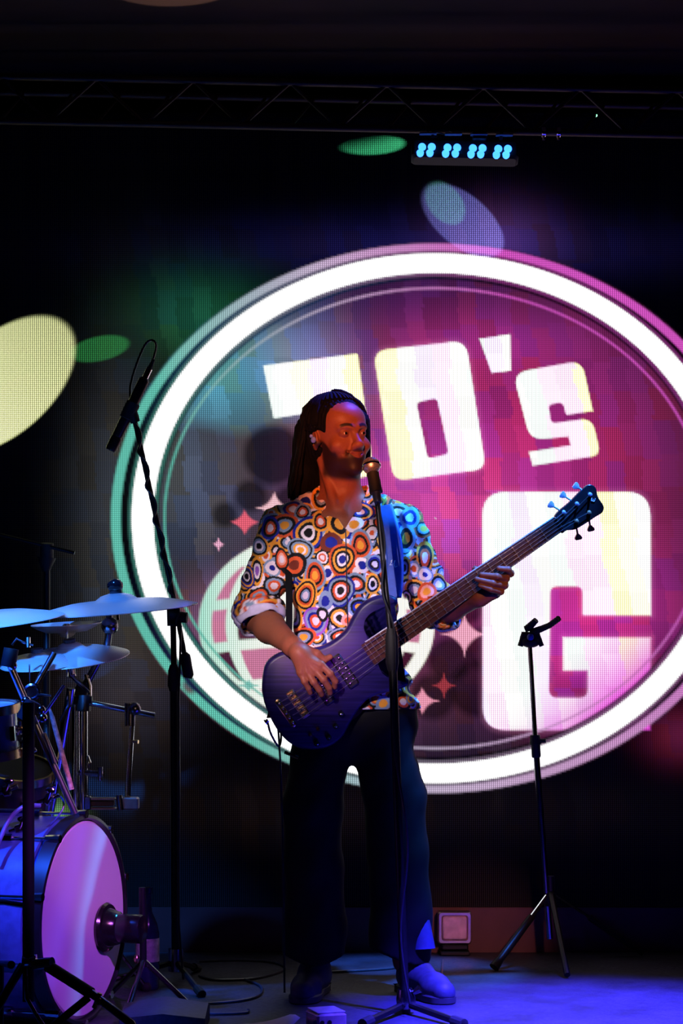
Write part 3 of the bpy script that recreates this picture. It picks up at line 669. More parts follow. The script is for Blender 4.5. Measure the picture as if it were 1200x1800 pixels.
# placket edge and collar
def strip(name, rows, m_, parent, paintit=True, thick=.003, **kw):
    rows = np.array([[list(p) for p in r] for r in rows]); a, b_ = rows.shape[:2]; V_ = rows.reshape(-1, 3)
    ii_ = np.arange((a-1)*b_).reshape(a-1, b_)[:, :-1].ravel(); Q_ = np.stack([ii_, ii_+1, ii_+b_+1, ii_+b_], 1)
    me_ = np_mesh(name, V_, Q_, woff(parent), paint(V_) if paintit else None)
    o = link_mesh(name, me_, m_, parent); md = o.modifiers.new('s', 'SOLIDIFY'); md.thickness = thick; md.offset = 0
    return tag(o, **kw) if kw else o
def lerp(a, b_, t): return a+(b_-a)*t
rows = []
top_l, top_r = [], []
for i in range(81):
    t = i/80; an = math.radians(lerp(-158, 158, t))     # 0 = back of the neck
    ux, uy = math.sin(an), math.cos(an); front = sm(np.array([abs(t-.5)*2]), .55, 1.0)[0]
    cen = NB+Vector((.004, -.005, .056-.098*front)); r0 = .070+.004*front
    inner_ = cen+Vector((ux*r0, uy*r0*.95, 0)); side = -1 if ux < 0 else 1
    tipd = Vector((side*.022*front+ux*.026, uy*.024-.016*front, -.034-.022*front))
    rows.append([inner_+Vector((ux*.004, uy*.004, .018*(1-q))).lerp(tipd, 0)*1 if q < .0 else (inner_+Vector((0, 0, .012))+(tipd*q)+Vector((ux, uy, 0))*.010*math.sin(q*math.pi)) for q in np.linspace(0, 1, 22)])
strip('collar', rows, shirt_m, person, thick=.004)
# rolled cuffs
lav_m = mat('lavender_shirt_lining', (0.45, 0.40, 0.58), 0.8, 0, 0.12, 60)
def cuff(c, ax, r, flat, name='cuff', h=.034, m_=None, pnt=False):
    d, u_, w2 = frame(ax); rows = []
    for i in range(49):
        a_ = 2*math.pi*i/48; rw = []
        for q in np.linspace(0, 1, 9):
            rad = r*(1+.05*math.sin(a_*3+1)+.03*math.sin(a_*7)); bulge = .007*math.sin(q*math.pi)
            rw.append(c+d*(q-.65)*h+(u_*math.cos(a_)+w2*math.sin(a_)*flat)*(rad+bulge+.004*math.sin(a_*5+q*3)))
        rows.append(rw)
    return strip(name, rows, m_ or shirt_m, person, paintit=True, thick=.006)
cuff(CUTR, cutd_r, .066, 1.0, m_=lav_m); cuff(CUTR-cutd_r*.020, cutd_r, .069, 1.0)
cuff(CUTL, dL, .058, 1.0)
pl = []
for q in np.linspace(0, 1, 60):
    z_ = lerp(pz(934), pz(1150), q); x_ = pxx(lerp(607, 612, q)); sel = (np.abs(Vs[:, 0]-x_) < .004) & (np.abs(Vs[:, 2]-z_) < .006) & (Vs[:, 1] < 6.0)
    y_ = Vs[sel, 1].min() if sel.any() else 5.885; pl.append(Vector((x_, y_-.0012, z_)))
MB().tube(pl, .0016, 6).build('placket', mat('shirt_placket_seam', (0.015, 0.012, 0.02), .8), person)
# ------------------------------------------------------------------ trousers
trous_m = mat('black_trousers', (0.0045, 0.004, 0.0055), 0.8, 0, 0.3, 25, 0.2, spec=.2)
T = Vol(seg([(pxx(470), pxx(790), .005)]), seg([(5.78, 6.24, .006)]), seg([(.05, pz(1215), .006)]))
T.cap(P(600, 1262, 6.01), P(652, 1262, 6.01), .142, .142, .05, flat=.72)
for pts in (((570, 1290, .088), (550, 1420, .090), (550, 1520, .088), (552, 1640, .092), (554, 1700, .094)), ((662, 1290, .092), (692, 1400, .094), (696, 1500, .092), (704, 1620, .090), (706, 1690, .092))):
    for a_, b_ in zip(pts[:-1], pts[1:]): T.cap(P(a_[0], a_[1], 6.01), P(b_[0], b_[1], 6.01), a_[2], b_[2], .02)
xs_, ys_, zs_ = T.ax; XX, YY, ZZ = xs_[:, None, None], ys_[None, :, None], zs_[None, None, :]
T.f += (.005*np.sin(ZZ*11+XX*22+2*np.sin(ZZ*5))+.002*np.sin(ZZ*47-XX*60+2*np.sin(ZZ*8))).astype(np.float32)
T.f = np.maximum(T.f, ((pz(1680)+.02*np.sin(XX*20))-ZZ+YY*0).astype(np.float32)); T.f = np.maximum(T.f, (ZZ-pz(1236)+0*XX+0*YY).astype(np.float32))
Vt, Qt = T.nets(1); del T
link_mesh('trousers', np_mesh('trousers', Vt, Qt, FEET), trous_m, person)
# sneakers
shoe_m = mat('blue_grey_sneaker', (0.035, 0.04, 0.07), .6, 0, .25, 60); sole_m = mat('dark_sneaker_sole', (0.03, .03, .035), .5)
def shoe(heel, toe):
    d = (toe-heel); Ln = d.length; d.normalize(); R = Matrix((( -d.y, d.x, 0), (d.x, d.y, 0), (0, 0, 1))); R = Matrix([[d.y, d.x, 0], [-d.x, d.y, 0], [0, 0, 1]])
    S_ = Vol(seg([(min(heel.x, toe.x)-.08, max(heel.x, toe.x)+.08, .004)]), seg([(min(heel.y, toe.y)-.08, max(heel.y, toe.y)+.08, .004)]), seg([(-.01, .16, .0035)]))
    def q(t, z, s_=0): return heel+d*Ln*t+Vector((-d.y*s_, d.x*s_, z))
    S_.cap(q(.14, .055), q(.30, .06), .040, .042, .03); S_.cap(q(.30, .06), q(.70, .038), .042, .040, .03); S_.cap(q(.70, .036), q(.88, .032), .044, .036, .02); S_.cap(q(.16, .05), q(.18, .13), .040, .038, .03)
    S_.f = np.maximum(S_.f, (.018-S_.ax[2])[None, None, :].astype(np.float32)); v_, q_ = S_.nets(1)
    u_ = link_mesh('shoe', np_mesh('shoe', v_, q_, FEET), shoe_m, person)
    out = [(0, .03), (.0, .034), (.15, .040), (.4, .038), (.62, .046), (.8, .046), (.93, .034), (1.0, .0)]
    ol = [q(t, 0, s_) for t, s_ in out]+[q(t, 0, -s_) for t, s_ in out[::-1][1:]]; ol = [(p.x, p.y) for p in catmull([(p.x, p.y) for p in ol], 4)]
    MB().plate(ol, lambda a_, b_, c: Vector((a_, b_, c)), [(0.001, .003), (.004, 0), (.020, 0), (.024, .004)]).build('sole', sole_m, u_)
    lc_ = MB()
    for i in range(5):
        t = .38+i*.07; p0, p1 = q(t, .075-.01*i, -.032), q(t+.02, .075-.01*i, .032); lc_.tube([p0, q(t+.01, .104-.0105*i), p1], .0028, 6)
    lc_.build('laces', mat('pale_laces', (.12, .12, .16), .7), u_)
shoe(P(712, 1700, 6.06)*1.0-Vector((0, 0, P(712, 1700, 6.06).z)), Vector((pxx(782), 5.80, 0)))
shoe(Vector((pxx(560), 6.07, 0)), Vector((pxx(530), 5.80, 0)))
MB().tube([P(738, 1590, 5.975), P(742, 1640, 5.965), P(744, 1668, 5.96)], [.020, .030, .036], 14).build('turned_up_hem', mat('blue_denim_lining', (.03, .04, .14), .8), person)

# ================================================================== BASS GUITAR
DB = 5.835
A0 = math.radians(34.5); SB = F/DB
Og = P(515, 1240, DB); TI = math.radians(10)
ga_ = Vector((math.cos(A0), 0, math.sin(A0))); gb0 = Vector((-math.sin(A0), 0, math.cos(A0)))
gc_ = Vector((0, -1, 0)); gb_ = gb0*math.cos(TI)+gc_*math.sin(TI)*1.0; gc_ = (gc_*math.cos(TI)-gb0*math.sin(TI))
def px2g(x, y):
    dx, dy = (x-515)/SB, -(y-1240)/SB; return (dx*math.cos(A0)+dy*math.sin(A0), (-dx*math.sin(A0)+dy*math.cos(A0))/math.cos(TI))
def GM(a_, b_, c): return Og+ga_*a_+gb_*b_+gc_*c
def GP(x, y, c=0): a_, b_ = px2g(x, y); return GM(a_, b_, c)
bass = thing('bass_guitar', Og, 'dark blue five-string electric bass guitar with gold bridge, slung on the player', 'guitar')
ol_px = [(462, 1203), (467, 1172), (482, 1155), (507, 1145), (540, 1143), (567, 1137), (587, 1127), (607, 1110), (620, 1087), (633, 1067), (653, 1053), (677, 1047), (694, 1051), (699, 1060), (690, 1070),
         (672, 1076), (656, 1083), (647, 1094), (647, 1108), (657, 1120), (668, 1124), (676, 1142), (674, 1158), (672, 1168), (678, 1180), (692, 1188), (710, 1190), (720, 1197), (717, 1206), (700, 1213),
         (673, 1220), (647, 1230), (627, 1253), (613, 1277), (600, 1299), (573, 1316), (533, 1318), (508, 1306), (487, 1283), (470, 1250), (463, 1225)]
ol = [(p.x, p.y) for p in catmull([px2g(*q) for q in ol_px], 5)]
bm_, nt, b = new_mat('blue_stained_flamed_wood'); tc = nt.nodes.new('ShaderNodeTexCoord'); mp = nt.nodes.new('ShaderNodeMapping')
mp.inputs['Rotation'].default_value = (0, A0, 0); mp.inputs['Scale'].default_value = (4, 4, 110); nt.links.new(tc.outputs['Object'], mp.inputs[0])
n1 = nt.nodes.new('ShaderNodeTexNoise'); n1.inputs['Scale'].default_value = 1.5; n1.inputs['Detail'].default_value = 6; nt.links.new(mp.outputs[0], n1.inputs['Vector'])
r1 = nt.nodes.new('ShaderNodeValToRGB'); r1.color_ramp.elements[0].position = .3; r1.color_ramp.elements[0].color = (0.005, 0.003, 0.030, 1); r1.color_ramp.elements[1].position = .75; r1.color_ramp.elements[1].color = (0.020, 0.011, 0.095, 1)
nt.links.new(n1.outputs['Fac'], r1.inputs['Fac']); nt.links.new(r1.outputs['Color'], b.inputs['Base Color']); b.inputs['Roughness'].default_value = .40; b.inputs['Specular IOR Level'].default_value = .22; b.inputs['Coat Weight'].default_value = 0; b.inputs['Coat Roughness'].default_value = .3
MB().plate(ol, GM, [(-.042, .010), (-.039, .004), (-.033, 0), (-.009, 0), (-.003, .004), (0, .011)]).build('body', bm_, bass)
def gbox(mb, a0, a1, b0, b1, c0, c1, bev=.002):
    R = Matrix([[ga_[i], gb_[i], gc_[i]] for i in range(3)]); return mb.box(GM((a0+a1)/2, (b0+b1)/2, (c0+c1)/2), (abs(a1-a0), abs(b1-b0), abs(c1-c0)), R, bev)
# neck
aN0, _ = px2g(645, 1150); aN1, bN1 = px2g(980, 921)
_, bN0 = px2g(652, 1146)
def neckb(a_): return lerp(bN0, bN1, (a_-aN0)/(aN1-aN0))
def neckw(a_): return lerp(.0345, .0235, (a_-aN0)/(aN1-aN0))
fb_m = mat('brown_fretboard_wood', (0.05, 0.011, 0.006), .55, 0, .3, 50, spec=.2); nk_m = mat('dark_neck_wood', (0.05, 0.02, 0.015), .4, 0, .3, 40)
m1, m2 = MB(), MB()
def nring(a_, prof): return [GM(a_, neckb(a_)+q[0]*neckw(a_), q[1]) for q in prof]
pf = [(-1, .006), (-1, .0125), (0, .0135), (1, .0125), (1, .006)]; pn = [(-1, .006), (1, .006), (.92, -.006), (.5, -.015), (0, -.018), (-.5, -.015), (-.92, -.006)]
m1.ring_strip([nring(a_, pf) for a_ in (aN0, aN1)]); m1.build('fretboard', fb_m, bass)
m2.ring_strip([nring(a_, pn) for a_ in (aN0+.02, aN1)]); m2.build('neck', nk_m, bass)
MB().tube([GM(aN0+.015, neckb(aN0)+neckw(aN0)+.0005, .0095), GM(aN1, neckb(aN1)+neckw(aN1)+.0005, .0095)], .003, 6).build('binding', mat('pale_binding', (.35, .35, .45), .35), bass)
brass = mat('brass_frets', (0.85, 0.62, 0.35), .3, 1.0, .1)
Lsc = aN1-px2g(512, 1242)[0]
fm_ = None
for i in range(1, 25):
    a_ = aN1-Lsc*(1-2**(-i/12.0))
    if a_ < aN0+.004: break
    MB().tube([GM(a_, neckb(a_)-neckw(a_)*.97, .0130), GM(a_, neckb(a_), .0142), GM(a_, neckb(a_)+neckw(a_)*.97, .0130)], .0013, 6).build('fret', brass, bass)
gbox(MB(), aN1-.001, aN1+.004, bN1-.0235, bN1+.0235, .006, .0165).build('nut', gold, bass)
# headstock
hs_px = [(974, 911), (980, 899), (998, 884), (1022, 860), (1034, 852), (1045, 857), (1050, 874), (1060, 889), (1058, 900), (1046, 908), (1028, 920), (1010, 930), (995, 932), (985, 936)]
ohs = [(p.x, p.y) for p in catmull([px2g(*q) for q in hs_px], 4)]
MB().plate(ohs, GM, [(-.008, .002), (-.006, 0), (.006, 0), (.008, .002)]).build('headstock', mat('black_headstock', (.008, .008, .01), .3), bass)
white_m = mat('off_white_inlay', (.75, .72, .72), .5)
# emblem on the headstock: a rounded double-u mark
ea, eb = px2g(1041, 878); wm = MB()
wpts = [(-.0045, .006), (-.0045, -.004), (-.0015, -.006), (0, -.003), (0, .004), (0, -.003), (.0015, -.006), (.0045, -.004), (.0045, .006)]
wm.tube([GM(ea+y_*.6+x_*.8, eb-x_*.8+y_*.6, .0088) for x_, y_ in wpts], .0012, 6); wm.build('emblem', white_m, bass)
nick = mat('satin_nickel', (.6, .62, .68), .42, .6, .1); gold_lit_m = mat('gold_lit_tuner', (.62, .42, .2), .42, .6, .1)  # gold light painted into the colour of the lower two tuners
posts = [(1035, 869), (1012, 885), (989, 900), (1034, 900), (1012, 915)]
keys = [(1014, 856), (991, 872), (970, 889), (1040, 928), (1018, 943)]
for (qx, qy), (kx, ky) in zip(posts, keys):
    t_ = MB().lathe([(.006, .008), (.006, .012), (.0035, .013), (.0035, .020), (.0045, .022), (.001, .023)], GP(qx, qy), gc_, 12, True).build('tuning_peg', gold_lit_m if (qx, qy) in posts[3:] else nick, bass)
    a_ = GP(qx, qy, -.012); b_ = GP(kx, ky, -.012); dirk = (b_-a_).normalized()
    k_ = MB(); k_.tube([a_, b_-dirk*.006], .0028, 8)
    side = dirk.cross(gc_).normalized(); k_.ring_strip([[b_+dirk*t+side*x_*w2+gc_*z_*.004 for x_, z_ in ((-1, -1), (-.3, -1.3), (.3, -1.3), (1, -1), (1, 1), (.3, 1.3), (-.3, 1.3), (-1, 1))] for t, w2 in ((-.008, .003), (0, .009), (.006, .011), (.010, .008))])
    k_.build('key', gold_lit_m if (qx, qy) in posts[3:] else nick, t_)
# strings
bps = [(500, 1228), (506, 1236), (513, 1244), (520, 1252), (528, 1261)]; npx = px2g(977, 921)[0]
st_m = mat('steel_strings', (.75, .72, .68), .3, 1.0)
tgt = [posts[2], posts[1], posts[0], posts[3], posts[4]]
for i, (x_, y_) in enumerate(bps):
    bb_ = neckb(aN1)+(.5-i/4)*2*.019; b0 = px2g(x_, y_)
    MB().tube([GM(b0[0]-.012, b0[1], .010), GM(b0[0], b0[1], .0185), GM(aN1+.002, bb_, .0175), GP(*tgt[i], .013)], .0013-.00014*i, 6).build('string', st_m, bass)
# bridge with saddles and tailpiece, tipped across the body
def acr(x_, y_, t, s_, c=0): a_, b_ = px2g(x_, y_); return GM(a_+s_, b_+t, c)
ba_, bb_ = px2g(515, 1243)
gbox(MB(), ba_+.004, ba_+.030, bb_-.046, bb_+.046, 0, .009).build('bridge_plate', gold, bass)
for i in range(5):
    t = (2-i)*.0172; sd = gbox(MB(), ba_+.006, ba_+.027, bb_+t-.0065, bb_+t+.0065, .009, .0165).build('saddle', gold, bass)
    MB().lathe([(.0035, .0165), (.0035, .0195), (.001, .020)], GM(ba_+.016, bb_+t, 0), gc_, 8, True).build('screw', chrome, sd)
tp_ = gbox(MB(), ba_-.036, ba_-.020, bb_-.046, bb_+.046, 0, .012).build('tailpiece', gold, bass)
for t in (-.040, .040): MB().lathe([(.008, .011), (.008, .015), (.002, .017)], GM(ba_-.028, bb_+t, 0), gc_, 12, True).build('screw', gold, tp_)
for i in range(5): MB().ball(GM(ba_-.026, bb_+(2-i)*.0172, .014), .005, 10).build('ball_end', gold, tp_)
pk_m = mat('black_pickup', (.008, .006, .007), .35)
for (x_, y_), nm in (((566, 1213), 1), ((607, 1182), 2)):
    a_, b_ = px2g(x_, y_); b_ = lerp(bb_, neckb(aN0), (a_-ba_)/(aN0-ba_))
    p_ = gbox(MB(), a_-.017, a_+.017, b_-.054, b_+.054, 0, .011, .004).build('pickup', pk_m, bass)
    for i in range(5):
        for s_ in (-1, 1):
            MB().lathe([(.0036, .011), (.0036, .0125), (.001, .013)], GM(a_+s_*.0075, b_+(2-i)*.0185+s_*.004, 0), gc_, 10, True).build('pole_piece', chrome, p_)
for x_, y_, m_, nm in ((599, 1254, chrome, 'knob'), (589, 1276, chrome, 'knob'), (577, 1296, chrome, 'knob'), (556, 1307, chrome, 'knob'), (545, 1291, gold, 'toggle_switch'), (558, 1281, mat('copper_switch', (.4, .12, .08), .3, 1), 'toggle_switch')):
    r = .008 if nm == 'knob' else .005
    MB().lathe([(r, -.001), (r, .013), (r*.8, .0155), (.001, .016)], GP(x_, y_), gc_, 16, True).build(nm, black_metal if nm == 'knob' else m_, bass)
    if nm == 'knob': MB().ball(GP(x_, y_, .0158), r*.55, 10, sc=(1, .35, .6)).build('knob_cap', chrome, bass)
sbtn = MB().lathe([(.006, 0), (.006, .006), (.009, .008), (.009, .011), (.001, .012)], GP(472, 1268, -.02), Vector((-.8, 0, -.6)), 12, True).build('strap_button', chrome, bass)
# strap: over the left shoulder, down the back, out under the right arm
strap = thing('guitar_strap', P(690, 1000, 5.86), 'wide blue guitar strap with small white mark hanging from the left shoulder', 'strap')
def ribbon(pts, wv, n=6):
    pts = catmull([tuple(p) for p in pts], 8, False); rows = []
    for i, p in enumerate(pts):
        t = i/(len(pts)-1); w2 = wv(t); rows.append([p-w2+(w2*2)*q for q in np.linspace(0, 1, n)])
    return rows
st_blue = mat('blue_nylon_strap', (.012, .05, .34), .6, 0, .15, 80)
W1 = Vector((.026, 0, .002))
strip('webbing', ribbon([P(690, 1052, 5.865), P(694, 1010, 5.865), P(692, 960, 5.862), P(684, 920, 5.875), P(677, 895, 5.93), P(672, 888, 5.985), P(668, 905, 6.08)], lambda t: W1*(1-.1*t)), st_blue, strap, paintit=False, thick=.003)
W2 = Vector((.008, .002, .0))
strip('lower_webbing', ribbon([P(505, 960, 6.0), P(507, 1010, 5.925), P(508, 1060, 5.90), P(506, 1120, 5.895), P(490, 1200, 5.87), P(474, 1262, 5.86)], lambda t: Vector((.010, 0, .001))), mat('strap_end_gap_shade', (.003, .003, .004), .9, spec=.1), strap, paintit=False, thick=.003)  # strap end kept near-black to stand for the shaded gap under the arm
mk = MB(); cx, cy = 690, 992
mk.tube([P(cx-4, cy-5, 5.858), P(cx-1, cy-8, 5.858), P(cx-3, cy-2, 5.858), P(cx-5, cy+1, 5.858), P(cx-1, cy+1, 5.858)], .0010, 5)
mk.tube([P(cx+4, cy-7, 5.858), P(cx+2, cy-1, 5.858), P(cx+4, cy+5, 5.858), P(cx+8, cy+3, 5.858)], .0010, 5); mk.build('strap_mark', white_m, strap)
gc_lead = thing('guitar_cable', P(478, 1285, 5.86), 'thin black instrument cable looping down from the bass body', 'cable')
MB().tube(catmull([tuple(P(*q)) for q in ((470, 1268, 5.86), (476, 1290, 5.87), (490, 1312, 5.90), (494, 1290, 5.91), (488, 1270, 5.90), (492, 1330, 5.93), (496, 1450, 5.95), (498, 1600, 5.95), (500, 1745, 5.92))], 8, False), .0032, 8).build('cord', cable_mat, gc_lead)
MB().tube([P(500, 1322, 5.86), P(524, 1332, 5.86)], .005, 10).build('plug', gold, gc_lead)
# ================================================================== VOCAL MICROPHONE AND ITS STAND
def foot_legs(mb_hub, hub, feet, root, m_, r=.010, name='leg', footm=rubber):
    for f_ in feet:
        d = (Vector(f_)-Vector(hub)).normalized()
        l_ = MB().tube([hub, f_], r, 10).build(name, m_, root)
        MB().tube([Vector(f_)-d*.05, Vector(f_)], r*1.5, 10).build('foot_cap', footm, l_)
vs = thing('microphone_stand', Vector((P(712, 1780, 5.66).x, 5.66, 0)), 'black straight microphone stand in front of the bass player holding the vocal microphone', 'stand')
base = P(711, 1748, 5.66); clutch = P(689, 1145, 5.69); top = P(662, 872, 5.715)
MB().tube([P(715, 1790, 5.66), base, clutch], [.012, .0125, .0125], 14).build('pole', black_metal, vs)
MB().tube([clutch.lerp(top, -.04), top], .0078, 12).build('upper_tube', black_metal, vs)
MB().tube([P(690, 1180, 5.69), P(689, 1165, 5.69), P(688, 1120, 5.69), P(687, 1105, 5.69)], [.0135, .019, .018, .012], 16).build('clutch', black_matte, vs)
MB().tube([P(714, 1772, 5.66), P(713, 1755, 5.66), P(711, 1738, 5.66)], [.026, .028, .020], 20).build('hub', dark_chrome, vs)
hub = P(714, 1764, 5.66)
foot_legs(None, hub, [Vector((pxx(636, 5.5), 5.42, .012)), Vector((pxx(812, 5.5), 5.42, .012)), Vector((pxx(716), 5.93, .012))], vs, black_metal, .010)
MB().tube([P(726, 1745, 5.65), P(738, 1738, 5.645)], [.007, .012], 10).build('knob', dark_chrome, vs)
clip = MB(); clip.tube([top, P(660, 862, 5.72)], .010, 12); clip.tube([P(661, 866, 5.718), P(655, 832, 5.735)], [.019, .0175], 16); clip.build('clip', black_matte, vs)
mic = thing('vocal_microphone', P(656, 850, 5.72), 'vocal microphone with silver mesh ball grille in front of the singer\'s mouth', 'microphone')
m0, m1_ = P(664, 884, 5.70), P(653, 822, 5.755); axm = (m1_-m0).normalized(); Lm = (m1_-m0).length
mesh_m, nt, b = new_mat('silver_wire_mesh'); tc = nt.nodes.new('ShaderNodeTexCoord'); ck = nt.nodes.new('ShaderNodeTexChecker'); ck.inputs['Scale'].default_value = 420
nt.links.new(tc.outputs['Object'], ck.inputs['Vector']); ck.inputs[1].default_value = (.65, .62, .66, 1); ck.inputs[2].default_value = (.2, .2, .22, 1); nt.links.new(ck.outputs['Color'], b.inputs['Base Color']); b.inputs['Metallic'].default_value = .8; b.inputs['Roughness'].default_value = .38
MB().lathe([(.010, 0), (.0115, .006), (.0155, Lm*.72), (.0185, Lm*.80), (.018, Lm*.82), (.001, Lm*.83)], m0, axm, 20, True).build('handle', mat('grey_blue_mic_body', (.10, .10, .16), .35, .7), mic)
MB().ball(m1_+axm*.006, .0262, 28).build('grille', mesh_m, mic)
MB().lathe([(.0262, -.003), (.0276, -.002), (.0276, .002), (.0262, .003)], m1_+axm*.004, axm, 28, closed=True).build('grille_band', chrome, mic)
vc = thing('vocal_microphone_cable', P(664, 884, 5.70), 'black cable hanging beside the vocal microphone stand', 'cable')
MB().tube(catmull([tuple(P(*q)) for q in ((664, 884, 5.70), (668, 905, 5.69), (676, 960, 5.693), (672, 1040, 5.67), (694, 1120, 5.665), (692, 1300, 5.655), (716, 1480, 5.64), (704, 1640, 5.63), (720, 1764, 5.60))], 10, False), .0033, 8).build('cord', cable_mat, vc)
# ------------------------------------------------------------------ overhead boom stand
P_ = P
P = lambda x, y, D: P_(x, y, D+.25)
bs = thing('boom_stand', Vector((P(308, 1700, 5.95).x, 5.95, 0)), 'black boom microphone stand behind the drums with its boom raised to the left', 'stand')
DBm = 5.95
MB().tube([P(309, 1700, DBm), P(306, 1180, DBm)], .0135, 14).build('pole', black_metal, bs)
MB().tube([P(306, 1200, DBm), P(304, 1080, DBm)], .0095, 12).build('upper_tube', black_metal, bs)
MB().tube([P(306, 1215, DBm), P(306, 1205, DBm), P(305.5, 1178, DBm), P(305, 1168, DBm)], [.015, .020, .018, .011], 16).build('clutch', black_matte, bs)
MB().tube([P(304, 1100, DBm), P(303, 1070, DBm)], .018, 14).tube([P(296, 1083, DBm-.02), P(322, 1083, DBm-.01)], .014, 14).build('boom_joint', black_matte, bs)
MB().tube([P(318, 1085, DBm-.01), P(329, 1086, DBm-.012)], [.017, .0165], 18).build('knob', rubber, bs)
MB().tube([P(329, 1178, DBm), P(309, 1068, DBm-.02), P(237, 740, DBm-.08)], .0078, 12).build('boom', black_metal, bs)
MB().tube([P(323, 1148, DBm), P(325, 1153, DBm), P(331, 1187, DBm), P(330, 1192, DBm)], [.010, .017, .017, .013], 14).build('counterweight', rubber, bs)
bt = (P(237, 740, DBm-.08)-P(309, 1068, DBm-.02))
hub = P(309, 1690, DBm); MB().tube([hub+Vector((0, 0, -.03)), hub+Vector((0, 0, .04))], .024, 16).build('hub', dark_chrome, bs)
foot_legs(None, hub, [Vector((hub.x-.27, 6.05, .01)), Vector((hub.x+.10, 5.93, .01)), Vector((hub.x+.05, 6.45, .01))], bs, black_metal, .009)
cl = [(P(309, 1068, DBm-.02)+bt*t)+Vector((.010*math.cos(t*34), -.010, .006*math.sin(t*34))) for t in np.linspace(-.1, .97, 60)]
pm = thing('overhead_microphone', P(225, 720, 5.86), 'long dark pencil microphone hanging nose-down from the raised boom', 'microphone')
a_, b_ = P(255, 664, 5.86), P(194, 792, 5.86); dpm = (b_-a_).normalized(); Lp = (b_-a_).length
MB().lathe([(.001, 0), (.0105, .0005), (.0165, .008), (.0165, Lp*.80), (.0150, Lp*.81), (.0175, Lp*.83), (.0175, Lp*.98), (.015, Lp), (.001, Lp)], a_, dpm, 24).build('barrel', mat('dark_brown_mic_body', (.035, .02, .018), .3, .7), pm)
MB().tube([a_-dpm*.030, a_+dpm*.004], .0095, 14).build('connector', chrome, pm); MB().tube([a_-dpm*.062, a_-dpm*.030], [.004, .0085], 12).build('cable_boot', rubber, pm)
MB().lathe([(.0178, -.028), (.0215, -.026), (.0215, .026), (.0178, .028)], P(228, 722, 5.86), dpm, 18, closed=True).tube([P(231, 722, 5.86), P(238, 742, DBm-.08)], [.017, .015], 14).build('shock_clip', rubber, pm)
pc = thing('overhead_microphone_cable', P(270, 600, 5.86), 'thin black cable arching over the pencil microphone and wound round its boom', 'cable')
cp = [P(262, 647, 5.86), P(271, 625, 5.86), P(274, 606, 5.86), P(267, 598, 5.865), P(255, 606, 5.87), P(240, 640, 5.875), P(229, 680, 5.88), P(231, 715, 5.885), P(236, 745, 5.885)]
MB().tube(catmull([tuple(p) for p in cp], 6, False)+cl[::-1]+[P(318, 1100, 5.93), P(314, 1230, 5.93), P(315, 1400, 5.925), P(312, 1600, 5.93), P(322, 1722, 5.86)], .0036, 8).build('cord', cable_mat, pc)
P = P_
# ------------------------------------------------------------------ instrument hanger stand on the right
hsn = thing('hanger_stand', Vector((P(958, 1640, 6.62).x, 6.62, 0)), 'slim chrome-poled guitar hanger stand with padded yoke in front of the white G', 'stand')
DS = 6.62
p0, p1, p2 = P(966, 1650, DS), P(941, 1308, DS), P(931, 1135, DS)
MB().tube([p0, p1], .0105, 14).build('pole', dark_chrome, hsn); MB().tube([p1, p2], .0082, 12).build('upper_tube', chrome, hsn)
d_ = (p2-p1).normalized()
MB().tube([p1-d_*.045, p1-d_*.04, p1-d_*.002, p1+d_*.0, p1+d_*.03], [.013, .0155, .0155, .020, .016], 16).tube([p1+d_*.01, p1+d_*.012+Vector((.034, -.01, 0))], .007, 10).build('clutch', black_matte, hsn)
MB().tube([P(966, 1540, DS), P(967, 1566, DS)], .015, 14).tube([P(966, 1570, DS), P(967, 1592, DS)], .020, 14).build('hub', black_metal, hsn)
hub = P(967, 1567, DS)
fl = Vector((P(868, 1706, 6.46).x, 6.46, .012)); l_ = MB().tube([hub, hub.lerp(fl, .36)], .0075, 10).build('leg', chrome, hsn); MB().tube([hub.lerp(fl, .34), fl], .0125, 12).build('leg_sleeve', black_metal, l_)
MB().tube([fl.lerp(hub, .09), fl], [.014, .017], 12).build('foot_cap', black_metal, l_)
fr = P(1035, 1612, 6.80); l_ = MB().tube([hub, fr], .0045, 8).build('leg', chrome, hsn); MB().tube([fr, Vector((P(1130, 1684, 6.78).x, 6.78, .012))], .0105, 10).build('leg_sleeve', black_metal, l_)
fb_ = Vector((hub.x+.02, 6.30, .012)); MB().tube([hub, fb_], .010, 10).build('leg', black_metal, hsn)
y0 = P(932, 1128, DS)
MB().ball(y0, .026, 16, sc=(1.25, 1, .8)).tube([P(914, 1136, DS), P(920, 1116, DS), P(944, 1117, DS), P(952, 1136, DS)], [.009, .013, .013, .008], 12).build('yoke_base', black_matte, hsn)
MB().tube([P(922, 1106, DS), P(928, 1104, DS), P(942, 1090, DS-.02)], [.010, .013, .010], 12).build('prong', rubber, hsn)
MB().tube([P(934, 1112, DS), P(952, 1105, DS-.02), P(966, 1099, DS-.05), P(982, 1087, DS-.08)], [.013, .011, .010, .010], 12).build('prong', rubber, hsn)
MB().ball(P(932, 1120, DS-.022), .012, 12).build('lock_button', mat('blue_button', (.03, .08, .6), .3), hsn)
